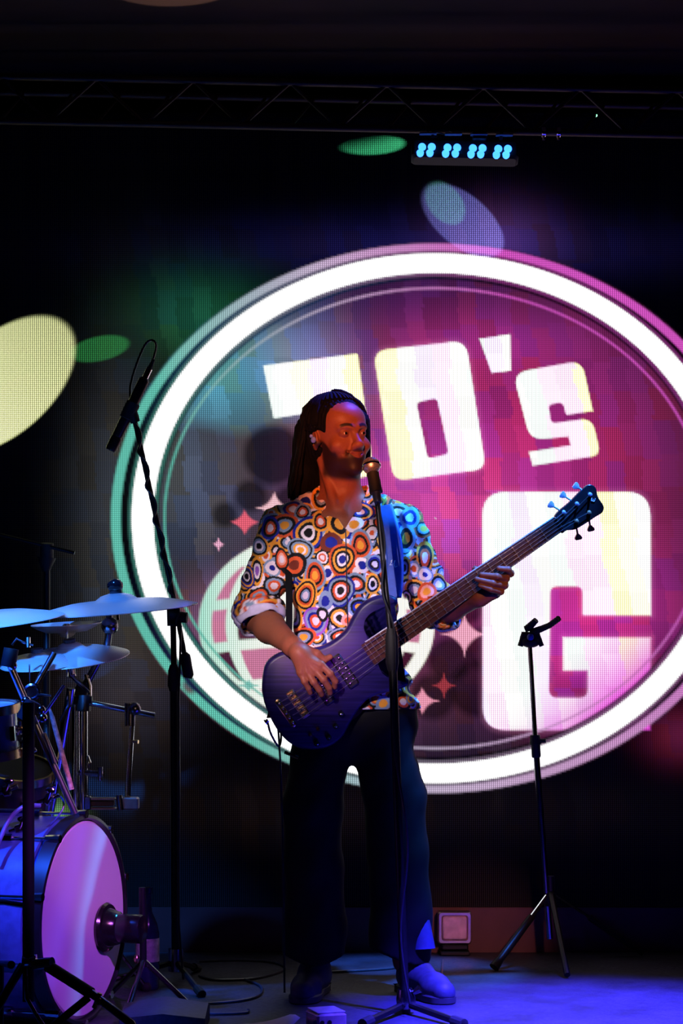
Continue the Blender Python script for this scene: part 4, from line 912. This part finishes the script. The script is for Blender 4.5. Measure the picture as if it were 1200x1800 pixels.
# ------------------------------------------------------------------ faint boom stand at far left
fs = thing('far_stand', Vector((P(80, 1600, 6.4).x, 6.4, 0)), 'faint dark boom stand at the far left behind the cymbals', 'stand')
MB().tube([P(82, 1690, 6.4), P(82, 980, 6.4)], .011, 12).build('pole', black_metal, fs)
MB().tube([P(0, 940, 6.38), P(82, 960, 6.38), P(131, 972, 6.38)], .006, 10).build('boom', black_metal, fs)
MB().tube([P(82, 985, 6.4), P(82, 955, 6.39)], .022, 14).tube([P(80, 1005, 6.4), P(82, 980, 6.4)], [.012, .03], 14).build('boom_joint', black_matte, fs)
foot_legs(None, P(82, 1600, 6.4), [Vector((P(82, 0, 6.4).x-.25, 6.3, .01)), Vector((P(82, 0, 6.4).x+.22, 6.25, .01)), Vector((P(82, 0, 6.4).x, 6.66, .01))], fs, black_metal, .009)

# ================================================================== DRUM KIT
def tripod(root, top_, gx, gy, spread, m_=dark_chrome, r=.009, rot=0.3):
    c = Vector((gx, gy, 0)); MB().tube([c+Vector((0, 0, .06)), top_], .0125, 14).build('pole', m_, root)
    hubp = c+Vector((0, 0, .30)); MB().tube([hubp-Vector((0, 0, .03)), hubp+Vector((0, 0, .03))], .024, 14).build('hub', m_, root)
    for i in range(3):
        a_ = rot+i*2.0944; f_ = c+Vector((math.cos(a_)*spread, math.sin(a_)*spread, .012)); l_ = MB().tube([hubp, f_], r, 8, flat=.6).build('leg', m_, root)
        MB().ball(f_, .016, 10).build('foot_cap', rubber, l_); MB().tube([c+Vector((0, 0, .10)), hubp.lerp(f_, .5)], .005, 6).build('brace', m_, root)
N_ = Vector((.954, -.30, 0)); HCn = P(147, 1641, 5.5); bd = thing('bass_drum', Vector((HCn.x, HCn.y, 0)), 'large blue bass drum with white front head and black port ring and microphone', 'drum')
R_ = .276; HCn.z = R_+.012
shell_m = mat('blue_lacquer_shell', (.03, .07, .30), .22, .2, .3, 4, coat=.6)
MB().lathe([(R_-.008, -.02), (R_-.008, -.44), (R_-.014, -.44), (R_-.014, -.02)], HCn, N_, 72, closed=True).build('shell', shell_m, bd)
head_m = mat('coated_white_drum_head', (.62, .58, .60), .6, 0, .06, 3)
MB().lathe([(.0001, 0.003), (R_*.5, .003), (R_-.012, .002), (R_-.002, -.008), (R_-.001, -.02)], HCn, N_, 72).build('drum_head', head_m, bd)
MB().lathe([(.0001, -.45), (R_-.006, -.45)], HCn, N_, 48).build('drum_head', head_m, bd)
for z_ in (-.014, -.44): MB().lathe([(R_-.003, z_-.020), (R_+.010, z_-.020), (R_+.010, z_+.020), (R_+.001, z_+.022), (R_-.003, z_+.012)], HCn, N_, 72, closed=True).build('hoop', mat('black_hoop', (.008, .008, .012), .35), bd)
_, ud, wd = frame(N_)
for i in range(10):
    a_ = 2*math.pi*(i+.5)/10; rd = ud*math.cos(a_)+wd*math.sin(a_)
    l_ = MB().tube([HCn+rd*(R_+.012)-N_*.13, HCn+rd*(R_+.012)-N_*.33], [.012, .012], 10).build('lug', chrome, bd)
    MB().tube([HCn+rd*(R_+.014)+N_*.008, HCn+rd*(R_+.013)-N_*.14], .0035, 8).build('tension_rod', chrome, l_)
    MB().tube([HCn+rd*(R_+.013)+N_*.010, HCn+rd*(R_+.013)-N_*.032], [.012, .009], 8).build('claw', chrome, l_)
for s_ in (-1, 1):
    sd = Vector((N_.y, -N_.x, 0))*s_; a_ = HCn+sd*R_*.93-N_*.12+Vector((0, 0, -.10)); MB().tube([a_+Vector((0, 0, .06)), Vector((a_.x, a_.y, 0))+sd*.06-N_*.16+Vector((0, 0, .01))], .007, 8).build('spur', chrome, bd)
pc_ = HCn+wd*0+Vector((0, 0, -.004))+Vector((-N_.y, N_.x, 0))*.125
pc_ = pc_+Vector((0, 0, -(pc_.z-P(0, 1640, 5.5).z)))
MB().lathe([(.001, .002), (.066, .003), (.071, .012), (.066, .020), (.055, .022), (.046, .05), (.040, .055), (.041, .115), (.038, .122), (.030, .124), (.001, .124)], pc_, N_, 36).build('port_ring_and_mic', mat('glossy_black_plastic', (.01, .008, .01), .18), bd)  # port ring plus large kick microphone, joined as one drum part
# towel-like muffler and clutter on top of the shell
MB().lathe([(R_-.003, -.05), (R_+.004, -.052), (R_+.004, -.30), (R_-.003, -.302)], HCn, N_, 72, closed=True).build('shell_wrap_band', mat('pale_blue_wrap', (.05, .12, .34), .3), bd)

cym_m, nt, b = new_mat('bronze_cymbal'); b.inputs['Metallic'].default_value = .55; b.inputs['Roughness'].default_value = .42
tc = nt.nodes.new('ShaderNodeTexCoord'); wv = nt.nodes.new('ShaderNodeTexWave'); wv.wave_type = 'RINGS'; wv.rings_direction = 'Z'; wv.inputs['Scale'].default_value = 60; wv.inputs['Distortion'].default_value = .4
nt.links.new(tc.outputs['Object'], wv.inputs['Vector']); rp = nt.nodes.new('ShaderNodeValToRGB'); rp.color_ramp.elements[0].color = (.55, .50, .50, 1); rp.color_ramp.elements[1].color = (.72, .68, .66, 1)
nt.links.new(wv.outputs['Fac'], rp.inputs['Fac']); nt.links.new(rp.outputs['Color'], b.inputs['Base Color'])
def cymbal(c, r, nrm, label, flip=False, bell=.030, root=None, nm='cymbal'):
    nrm = Vector(nrm).normalized(); t = thing(nm, c, label, 'cymbal', 'cymbals of the drum kit')
    rb_ = r*.27; prof = [(.006, bell), (rb_*.35, bell*.96), (rb_*.7, bell*.75), (rb_*.95, bell*.38), (rb_*1.15, bell*.22), (r*.6, .004), (r*.85, -.008), (r, -.018)]
    prof = prof+[(a_, z_-.0022) for a_, z_ in prof[::-1]]
    if flip: prof = [(a_, -z_) for a_, z_ in prof]
    MB().lathe(prof, c, nrm, 72, closed=True).build('plate', cym_m, t)
    top_ = Vector(c)+nrm*((bell if not flip else .004)); MB().lathe([(.001, -.004), (.018, -.002), (.018, .008), (.001, .010)], top_, nrm, 18).build('felt', mat('grey_felt', (.05, .04, .05), .95), t)
    return t
P = lambda x, y, D: P_(x, y, D+.32)
c1 = P(205, 1060, 5.6); n1_ = Vector((-.075, -.10, 1)); cymbal(c1, .240, n1_, 'large crash cymbal, highest and rightmost of the drum kit')
c2 = P(-42, 1084, 5.35); cymbal(c2, .248, Vector((-.10, -.12, 1)), 'crash cymbal cut off by the left edge of the photograph', bell=.03)
c3 = P(117, 1108, 5.7); cymbal(c3, .106, Vector((-.05, -.09, 1)), 'small inverted splash cymbal in the middle of the kit', flip=True, bell=.022)
c4 = P(124, 1146, 5.55); cymbal(c4, .172, Vector((-.09, -.19, 1)), 'broad cymbal below the small splash cymbal')
c5 = P(66, 1156, 5.45); cymbal(c5, .110, Vector((-.06, -.20, 1)), 'small cymbal tucked under the broad cymbal on its left side', bell=.018)
# wing nuts and ball joints belong to the stands
s1 = thing('cymbal_stand', Vector((P(132, 1600, 5.65).x, 5.65, 0)), 'dark boom cymbal stand carrying the large crash cymbal', 'stand')
MB().tube([c1-n1_.normalized()*.05, c1+n1_.normalized()*.050], .0045, 10).build('tilter_rod', dark_chrome, s1)
MB().ball(c1+n1_.normalized()*.052, .024, 18, sc=(1, 1, .85)).build('wing_nut', mat('black_glossy_knob', (.012, .01, .016), .15), s1)
MB().ball(P(193, 1100, 5.6), .026, 18).tube([P(192, 1070, 5.6), P(192, 1098, 5.6)], .010, 10).build('tilter', dark_chrome, s1)
MB().tube([P(193, 1100, 5.6), P(188, 1135, 5.61), P(150, 1205, 5.64)], [.010, .0115, .0115], 12).build('boom', dark_chrome, s1)
MB().tube([P(138, 1222, 5.65), P(150, 1200, 5.64)], .020, 14).build('boom_joint', black_matte, s1)
tripod(s1, P(133, 1215, 5.65), P(133, 1600, 5.65).x, 5.97, .22, chrome, rot=.4)
MB().tube([P(151, 1185, 5.62), P(158, 1206, 5.62), P(158, 1228, 5.62)], .006, 8).build('wing_bolt', chrome, s1)
s2 = thing('percussion_rack', Vector((P(150, 1600, 5.72).x, 5.72, 0)), 'chrome rack post with crossbar, clamps and short hanging post', 'stand')
MB().tube([P(147, 1800, 5.6), P(147, 1230, 5.6)], .0125, 14).build('post', chrome, s2)
MB().tube([P(125, 1231, 5.6), P(162, 1231, 5.6)], .013, 12).tube([P(147, 1222, 5.6), P(147, 1250, 5.6)], .020, 14).build('clamp', black_metal, s2)
MB().tube([P(150, 1234, 5.6), P(272, 1258, 5.6)], .0085, 12).build('crossbar', chrome, s2)
MB().tube([P(228, 1236, 5.58), P(228, 1276, 5.58)], .016, 14).ball(P(236, 1246, 5.575), .020, 14).build('clamp', dark_chrome, s2)
MB().tube([P(232, 1272, 5.6), P(224, 1405, 5.6)], .0082, 12).build('drop_post', chrome, s2)
MB().tube([P(232, 1303, 5.595), P(243, 1304, 5.59)], [.004, .006], 8).build('set_screw', gold, s2)
MB().tube([P(142, 1352, 5.6), P(146, 1336, 5.6), P(155, 1330, 5.6), P(158, 1340, 5.6), P(152, 1352, 5.6)], .0045, 8).build('hook', chrome, s2); MB().tube([P(140, 1358, 5.6), P(182, 1360, 5.59)], .010, 10).build('clamp', chrome, s2); MB().tube([P(176, 1348, 5.57), P(176, 1372, 5.57)], [.008, .005], 10).build('wing_nut', chrome, s2)
pb = thing('pedal_mount_block', P(200, 1412, 5.58), 'flat brushed-metal bracket block fixed at the foot of the hanging rack post', 'bracket')
bm2 = mat('brushed_warm_metal', (.42, .36, .34), .38, .9, .15, 60)
MB().box(P(229, 1412, 5.58), (.050, .05, .036), None, .004).build('end_block', bm2, pb)
MB().box(P(182, 1404, 5.58), (.075, .04, .007), None, .002).build('rail', bm2, pb); MB().box(P(182, 1421, 5.58), (.075, .04, .006), None, .002).build('rail', bm2, pb)
MB().box(P(180, 1412, 5.585), (.070, .03, .016), None, .002).build('plate', mat('dark_plate', (.05, .04, .04), .5, .5), pb)
MB().box(P(155, 1411, 5.575), (.020, .045, .040), None, .003).build('clamp', dark_chrome, pb); MB().tube([P(209, 1398, 5.55), P(212, 1424, 5.55)], .010, 12).build('bolt', dark_chrome, pb)
hh_ = thing('hi_hat_stand', Vector((P(118, 1600, 5.55).x, 5.52, 0)), 'chrome stand with pull rod rising under the broad cymbal', 'stand')
MB().tube([P(118, 1190, 5.55), P(117, 1098, 5.62)], .0035, 8).build('pull_rod', chrome, hh_); MB().ball(P(117, 1103, 5.66), .011, 12, sc=(1.3, 1, 1.2)).build('wing_nut', gold, hh_)
MB().tube([P(128, 1190, 5.53), P(122, 1160, 5.54)], .011, 12).tube([P(129, 1185, 5.52), P(126, 1166, 5.52)], [.008, .006], 10).build('tilter', chrome, hh_)
tripod(hh_, P(125, 1210, 5.54), P(100, 1600, 5.7).x-.1, 6.0, .20, chrome, rot=.7)
MB().tube([P(127, 1190, 5.5), P(134, 1197, 5.5), P(157, 1217, 5.5)], [.005, .006, .004], 8).build('wing_bolt', chrome, hh_)
P = P_
# tom and snare at the left edge
def drum(c, r, h_, nrm, label, nm, shm):
    t = thing(nm, c, label, 'drum'); nrm = Vector(nrm).normalized(); c = Vector(c)
    MB().lathe([(r, 0), (r, -h_), (r-.006, -h_), (r-.006, 0)], c, nrm, 48, closed=True).build('shell', shm, t); MB().lathe([(.0001, .004), (r-.004, .004), (r+.001, -.002)], c, nrm, 48).build('drum_head', head_m if nm[0] == 's' else black_matte, t)
    for z_ in (-.004, -h_+.004): MB().lathe([(r+.002, z_-.010), (r+.010, z_-.010), (r+.010, z_+.014), (r+.002, z_+.014)], c, nrm, 48, closed=True).build('hoop', gold, t)
    _, a_, b_ = frame(nrm)
    for i in range(8):
        q = 2*math.pi*i/8; rd = a_*math.cos(q)+b_*math.sin(q); MB().tube([c+rd*(r+.010)-nrm*(h_*.35), c+rd*(r+.010)-nrm*(h_*.65)], .009, 8).build('lug', chrome, t)
    return t
drum(P(-62, 1246, 5.4), .140, .13, (-.05, -.10, 1), 'snare drum with gold hoop at the left edge of the kit', 'snare_drum', shell_m)
t2 = drum(P(30, 1352, 5.75), .10, .15, (.15, -.35, 1), 'small dark tom drum among the hardware above the bass drum', 'tom_drum', mat('dark_tom_shell', (.02, .02, .05), .3))
# slanted hardware
purple_m = mat('satin_chrome_rod', (.5, .5, .54), .32, 1, .1)
s3 = thing('tom_stand', Vector((P(95, 1600, 5.45).x, 5.45, 0)), 'slanting satin rod stand crossing the kit in front of the cymbal hardware', 'stand')
MB().tube([P(16, 1165, 5.35), P(70, 1290, 5.38), P(132, 1430, 5.42)], .0095, 12).build('slanted_rod', purple_m, s3)
for x_, y_ in ((22, 1170), (46, 1232), (75, 1262), (72, 1248)): MB().ball(P(x_, y_, 5.34), .013, 12).build('clamp', chrome, s3)
MB().tube([P(20, 1140, 5.34), P(14, 1172, 5.34)], .020, 14).build('tilter', black_matte, s3)
MB().tube([P(42, 1265, 5.34), P(58, 1232, 5.34)], .022, 14).build('memory_lock', black_matte, s3)
MB().tube([P(78, 1288, 5.36), P(97, 1340, 5.38)], [.004, .008], 10).build('second_rod', purple_m, s3)
MB().tube([P(112, 1205, 5.42), P(85, 1245, 5.40), P(62, 1272, 5.38)], .0042, 8).build('brace', chrome, s3); MB().tube([P(122, 1215, 5.42), P(121, 1240, 5.42), P(107, 1268, 5.42)], .006, 8).build('brace', chrome, s3)
ds = thing('drumstick', P(88, 1248, 5.5), 'worn wooden drumstick standing in the slanted hardware', 'stick')
MB().tube([P(87, 1245, 5.5), P(92, 1262, 5.5), P(126, 1388, 5.5)], [.003, .0068, .0075], 12).build('shaft', mat('worn_hickory', (.45, .26, .20), .5, 0, .5, 90), ds)
tj = thing('tilter_joint', P(56, 1216, 5.5), 'round toothed tilter knob under the small cymbal', 'clamp')
MB().lathe([(.001, -.012), (.020, -.012), (.024, -.006), (.024, .006), (.018, .010), (.014, .006), (.001, .006)], P(56, 1217, 5.5), (.1, -1, .1), 24).build('disc', dark_chrome, tj)
MB().tube([P(64, 1203, 5.5), P(95, 1148, 5.53)], .0085, 12).build('arm', chrome, tj); MB().tube([P(66, 1222, 5.49), P(90, 1223, 5.49)], [.006, .003], 8).build('wing_bolt', chrome, tj)
MB().tube([P(52, 1168, 5.5), P(52, 1200, 5.5)], .0022, 6).build('rod', chrome, tj)
cl_ = thing('cymbal_clutch', P(40, 1135, 5.45), 'small bent clutch and wing bolt above the left cymbal', 'clamp')
MB().tube([P(21, 1134, 5.45), P(29, 1123, 5.45), P(42, 1130, 5.45), P(58, 1134, 5.45)], .0035, 8).build('lever', chrome, cl_); MB().tube([P(49, 1120, 5.45), P(49, 1138, 5.45)], .007, 10).build('nut', chrome, cl_)
for i, (x0, y0_, x1, y1_, lb) in enumerate(((3, 1470, 42, 1415, 'thick blue-lit cable arching over the bass drum shell'), )):
    t = thing('drum_cable', P(x0, y0_, 5.35), lb, 'cable'); MB().tube(catmull([tuple(P(*q)) for q in ((-10, 1500, 5.30), (3, 1468, 5.33), (18, 1438, 5.35), (42, 1418, 5.36), (70, 1416, 5.4))], 6, False), .006, 10).build('cord', mat('blue_grey_cable', (.12, .16, .35), .35), t)
t = thing('drum_cable', P(110, 1410, 5.45), 'thin cable curling from the hardware down onto the bass drum shell', 'cable')
MB().tube(catmull([tuple(P(*q)) for q in ((92, 1395, 5.44), (108, 1402, 5.44), (112, 1418, 5.43), (98, 1440, 5.42), (78, 1458, 5.42), (62, 1470, 5.42))], 6, False), .0026, 6).build('cord', mat('dark_blue_cable', (.05, .07, .2), .3), t)
# clutter clamp pieces seen among the hardware
rndc = random.Random(8)
for i, (x_, y_, lb) in enumerate(((30, 1296, 'gold-lit wing nut clamp left of the slanted rod'), (44, 1325, 'blue-lit clamp below the wing nut'), (12, 1390, 'dark clamp at the left edge above the bass drum'), (85, 1405, 'rounded purple-lit microphone clip above the bass drum'), (36, 1456, 'small bracket on top of the bass drum shell'))):
    t = thing('hardware_clamp', P(x_, y_, 5.42), lb, 'clamp', 'clamps in the drum hardware'); c = P(x_, y_, 5.42)
    MB().box(c, (.030, .03, .022), Matrix.Rotation(i*.7, 3, 'Y'), .004).tube([c+Vector((-.03, 0, -.01)), c+Vector((.03, 0, .012))], .006, 8).build('block', chrome if i % 2 else dark_chrome, t)
    MB().tube([c+Vector((0, -.012, .0)), c+Vector((.008, -.016, .024))], .004, 8).ball(c+Vector((.008, -.016, .026)), .009, 10, sc=(1.6, .5, 1)).build('wing_nut', gold if i == 0 else chrome, t)
# foreground boom stand
fg = thing('foreground_stand', Vector((P(50, 1700, 5.0).x, 5.0, 0)), 'black out-of-focus stand with blue-lit tripod legs in front of the bass drum', 'stand')
MB().tube([P(50, 1760, 5.0), P(50, 1235, 5.0)], .0150, 16).build('pole', black_matte, fg)
MB().tube([P(40, 1690, 5.0), P(64, 1690, 5.0)], .018, 12).tube([P(60, 1695, 4.99), P(92, 1692, 4.97)], .014, 12).build('hub', chrome, fg)
MB().tube([P(45, 1700, 4.98), P(47, 1755, 4.96), P(60, 1778, 4.95), P(78, 1806, 4.94)], .0055, 10).build('brace', chrome, fg)
l_ = MB().tube([P(84, 1698, 4.98), P(160, 1746, 4.93)], .0150, 14).build('leg', black_matte, fg); MB().tube([P(158, 1744, 4.93), P(232, 1800, 4.88), Vector((P(262, 1815, 4.86).x, 4.84, .012))], .0105, 12).build('leg_tip', dark_chrome, l_)
MB().tube([P(156, 1753, 4.92), P(90, 1806, 4.90)], .0100, 12).build('leg_strut', black_metal, fg); MB().ball(P(173, 1760, 4.91), .010, 12).tube([P(176, 1746, 4.92), P(165, 1772, 4.92)], .006, 8).build('wing_nut', gold, fg)
MB().tube([P(40, 1696, 5.0), Vector((P(-60, 1800, 4.9).x, 4.88, .012))], .0105, 12).build('leg', black_metal, fg); MB().tube([P(20, 1696, 5.02), P(0, 1692, 5.1), Vector((P(20, 1690, 5.3).x, 5.12, .012))], .0105, 12).build('leg', black_metal, fg)
MB().tube([P(-30, 1586, 5.1), P(8, 1586, 5.08), P(44, 1592, 5.02)], .0080, 12).build('side_arm', chrome, fg)

# ================================================================== STAGE FLOOR ITEMS
fd = thing('square_floor_light', Vector((P(800, 1650, 6.83).x, 6.83, 0)), 'small square pink-lit flood light on the floor at the foot of the LED wall', 'light')
c = P(799, 1631, 6.83); fd_m = mat('brushed_lamp_metal', (.55, .42, .42), .28, .9, .12, 40)
def rrect(w2, h2_, r): return [(p[0], p[1]) for p in [(sx_*(w2-r)+math.cos(a_)*r, sy_*(h2_-r)+math.sin(a_)*r) for sx_, sy_, st in ((1, 1, 0), (-1, 1, 90), (-1, -1, 180), (1, -1, 270)) for a_ in [math.radians(st+q*22.5) for q in range(5)]]]
fm2 = lambda a_, b_, cc: Vector((c.x+a_, c.y-cc, c.z+b_))
MB().ring_strip([[fm2(a_, b_, cc) for a_, b_ in rrect(w2, w2*.95, .010)] for w2, cc in ((.058, -.05), (.058, .0), (.054, .006), (.046, .006), (.043, -.002), (.041, -.004))], True).build('housing', fd_m, fd)
MB().ring_strip([[fm2(a_, b_, cc) for a_, b_ in rrect(w2, w2*.95, .006)] for w2, cc in ((.040, -.006), (.040, .0), (.037, .003))], True).build('lens', mat('frosted_pink_glass', (.62, .42, .55), .4), fd)
c2_ = P(773, 1631, 6.86); MB().box(c2_, (.020, .05, .10), None, .006).build('side_bracket', fd_m, fd)
MB().box(Vector((c.x, 6.84, c.z-.065)), (.09, .06, .018), None, .004).box(Vector((c.x, 6.84, .008)), (.10, .08, .014), None, .003).build('yoke', black_metal, fd)
bt_ = thing('bottle', Vector((P(259, 1660, 6.0).x, 6.1, 0)), 'dark bottle with pale label standing behind the bass drum', 'bottle')
bz = Vector((P(259, 1660, 6.1).x, 6.1, 0)); gl_ = mat('dark_blue_glass', (.02, .03, .09), .12)
MB().lathe([(.001, .0), (.034, .001), (.036, .01), (.036, .17), (.030, .20), (.014, .235), (.012, .29), (.015, .292), (.015, .31), (.001, .312)], bz, (0, 0, 1), 32).build('glass', gl_, bt_)
MB().lathe([(.0365, .085), (.0368, .086), (.0368, .155), (.0365, .156)], bz, (0, 0, 1), 32).build('paper_label', mat('pale_label', (.5, .46, .45), .7, 0, .4, 70), bt_)
fp = thing('effects_pedal', Vector((P(573, 1790, 5.42).x, 5.43, 0)), 'small pink effects pedal box with knobs at the bottom centre', 'pedal')
c = Vector((P(573, 1790, 5.42).x, 5.42, .026)); MB().box(c, (.085, .10, .046), Matrix.Rotation(.35, 3, 'Z'), .006).build('case', mat('dusty_pink_case', (.42, .25, .30), .45, .2), fp)
for i in range(3): MB().tube([c+Vector((-.03+.02*i, -.045, .0)), c+Vector((-.03+.02*i, -.060, .0))], .006, 12).build('knob', black_matte, fp)
MB().box(c+Vector((0, 0, .025)), (.078, .09, .004), Matrix.Rotation(.35, 3, 'Z'), .001).build('top_plate', mat('pale_pedal_top', (.55, .42, .55), .4, .3), fp)
sp_ = thing('song_sheet', Vector((P(450, 1790, 5.3).x, 5.3, 0)), 'curled white song sheet lying on the floor at the bottom edge', 'paper'); rows = []
for i in range(15):
    t_ = i/14; rows.append([Vector((lerp(P(385, 1800, 5.3).x, P(512, 1790, 5.3).x, t_)+.02*q, lerp(5.22, 5.46, q), .004+.055*t_**2.2*(1-.3*q)-(.02*max(0, t_-.9)*10))) for q in np.linspace(0, 1, 8)])
strip('sheet', rows, mat('white_paper', (.7, .68, .72), .8, 0, .05, 20), sp_, paintit=False, thick=.0015)
def cable(pts, lb, r=.004, m_=cable_mat):
    t = thing('floor_cable', pts[0], lb, 'cable', 'black cables on the stage floor'); MB().tube(catmull([tuple(p) for p in pts], 8, False), r, 8).build('cord', m_, t)
def FL(x, y, r=.0045): D = F*CH/(y-HY); return Vector(((x-600)/F*D, D, r))
fcm = mat('dark_floor_cable', (.06, .06, .08), .28)
cable([FL(*q) for q in ((560, 1712), (620, 1709), (690, 1704), (740, 1694))], 'cable running straight between the player\'s feet', m_=fcm)
cable([FL(*q) for q in ((350, 1692), (420, 1690), (480, 1694), (500, 1706), (450, 1722), (380, 1725), (350, 1718))], 'cable looping on the floor between the boom stand and the player', m_=fcm)
cable([FL(*q) for q in ((430, 1724), (458, 1736), (455, 1752), (420, 1762), (350, 1768))], 'cable curving in front of the boom stand foot', m_=fcm)
cable([FL(*q) for q in ((730, 1748), (755, 1760), (772, 1745), (776, 1715), (778, 1690))], 'cable curling round the toe of the player\'s right-hand shoe', m_=fcm)
cable([FL(*q) for q in ((320, 1782), (380, 1785), (430, 1783), (436, 1778))], 'straight blue-lit cable beside the song sheet', m_=fcm)
kp = thing('monitor_box', Vector((P(300, 1790, 5.4).x, 5.40, 0)), 'low curved dark monitor box on the floor right of the bass drum', 'monitor')
c = Vector((P(290, 1790, 5.45).x, 5.46, 0)); MB().ring_strip([[c+Vector((x_, y_, z_*(1-.3*abs(x_)/.14))) for y_, z_ in ((-.10, .004), (-.10, .05), (.04, .075), (.10, .06), (.10, .004))] for x_ in np.linspace(-.115, .115, 9)]).build('case', mat('dark_box_vinyl', (.03, .03, .05), .5, 0, .3, 80), kp)
sl = thing('slanted_leg_stand', Vector((P(260, 1700, 5.7).x, 5.7, 0)), 'thin dark tripod legs reaching from behind the bass drum across the floor', 'stand')
MB().tube([P(252, 1688, 5.7), Vector((P(345, 1765, 5.75).x, 5.66, .012))], .0075, 10).build('leg', dark_chrome, sl); MB().tube([P(252, 1688, 5.7), Vector((P(185, 1760, 5.8).x, 5.9, .012))], .0075, 10).build('leg', dark_chrome, sl)
MB().tube([P(252, 1700, 5.7), P(250, 1560, 5.7)], .010, 12).build('pole', black_metal, sl); MB().ball(P(240, 1686, 5.69), .012, 12, sc=(.8, .8, 1.2)).build('wing_nut', gold, sl)
MB().tube([P(252, 1688, 5.7), Vector((P(245, 1690, 5.7).x-.02, 5.50, .012))], .0075, 10).build('leg', dark_chrome, sl)

# ================================================================== TRUSS AND LED BAR
tr = thing('ceiling_truss', P(600, 230, 6.5), 'dark triangular lighting truss hanging above the LED wall', 'truss'); tm = mat('dull_truss_metal', (.035, .014, .012), .5, .3)
def TR(x, y, D=6.5): return P(x, y, D)
def slope(x): return 225+(x-600)*.021
MB().tube([TR(-350, slope(-350)), TR(1550, slope(1550))], .012, 12).build('bottom_chord', tm, tr)
MB().tube([TR(-350, slope(-350)-78), TR(1550, slope(1550)-78)], .012, 12).build('top_chord', tm, tr); MB().tube([TR(-350, slope(-350)-50, 6.75), TR(1550, slope(1550)-50, 6.75)], .012, 12).build('rear_chord', tm, tr)
for i, x in enumerate(range(-340, 1540, 85)):
    a_, b_ = ((0, 78) if i % 2 else (78, 0)); MB().tube([TR(x, slope(x)-a_), TR(x+85, slope(x+85)-b_)], .0062, 8).build('diagonal', tm, tr)
    MB().tube([TR(x, slope(x)-a_*0), TR(x+42, slope(x+42)-50, 6.75)], .005, 8).build('diagonal', tm, tr)
for x in (-300, 1500): MB().tube([TR(x, slope(x)-78), Vector((TR(x, 0).x, 6.5, 3.06))], .008, 8).build('hanger', tm, tr)
lb_ = thing('led_bar', P(818, 263, 6.42), 'black LED bar with sixteen bright blue lenses in four clusters under the truss', 'light')
cb = P(818, 263, 6.42); tl = -.020
Rb = Matrix.Rotation(.02, 3, 'Y')@Matrix.Rotation(-.35, 3, 'X'); MB().box(cb+Vector((0, .045, .0)), (.345, .06, .066), Rb, .008).build('housing', black_matte, lb_)
em = emit_mat('blue_led_lens', (.03, .19, 1.0), 4.0)
for g_ in range(4):
    for r_ in range(2):
        for q in range(2):
            p = P(742+g_*44.7+q*17-r_*3.5, 257.5+g_*1.1+r_*10.8, 6.42)
            l_ = MB().lathe([(.0001, .006), (.006, .0055), (.0105, .002), (.0125, -.003), (.0125, -.02), (.0001, -.02)], p+Vector((0, .008, 0)), (0, -1, -.3), 20).build('lens', em, lb_)
for g_ in range(4): MB().box(P(752+g_*44.7, 235+g_*.8, 6.42), (.055, .02, .006), None, .001).build('fin', mat('blue_lit_fin', (.3, .3, .4), .3, .6), lb_)
MB().tube([P(760, 240, 6.42), P(762, 231, 6.48)], .006, 8).build('bracket', black_metal, lb_); MB().tube([P(880, 244, 6.42), P(882, 232, 6.48)], .006, 8).build('bracket', black_metal, lb_); MB().box(P(842, 240, 6.44), (.045, .04, .028), None, .003).build('clamp', black_metal, lb_)
for g_, pw in ((775, 3), (862, 3)):
    pl_ = bpy.data.lights.new('led_bar_glow', 'SPOT'); pl_.energy = 4; pl_.color = (.03, .10, 1); pl_.spot_size = math.radians(70); pl_.spot_blend = .8; pl_.shadow_soft_size = .02
    o = bpy.data.objects.new('led_bar_glow', pl_); COL.objects.link(o); o.location = P(g_, 275, 6.36); o.rotation_euler = Vector((0, -.7, -1)).to_track_quat('-Z', 'Y').to_euler()
cw = thing('truss_cable', P(762, 233, 6.46), 'thin cable loop hanging above the LED bar', 'cable')
MB().tube(catmull([tuple(P(*q)) for q in ((750, 228, 6.47), (757, 238, 6.45), (768, 240, 6.45), (764, 232, 6.45), (790, 238, 6.45), (797, 234, 6.46), (790, 230, 6.47))], 6, False), .0022, 6).build('cord', cable_mat, cw)
for i, x in enumerate((955, 981)):
    t = thing('truss_clamp', P(x, 240, 6.48), ('left' if i == 0 else 'right')+' of the two small hook clamps on the truss right of the LED bar', 'clamp', 'small hook clamps on the truss')
    MB().tube([P(x, 246, 6.47), P(x, 238, 6.47)], .005, 10).lathe([(.013, -.006), (.017, -.006), (.017, .006), (.013, .006)], P(x, slope(x), 6.5), (1, 0, 0), 16, closed=True).build('hook', chrome, t)
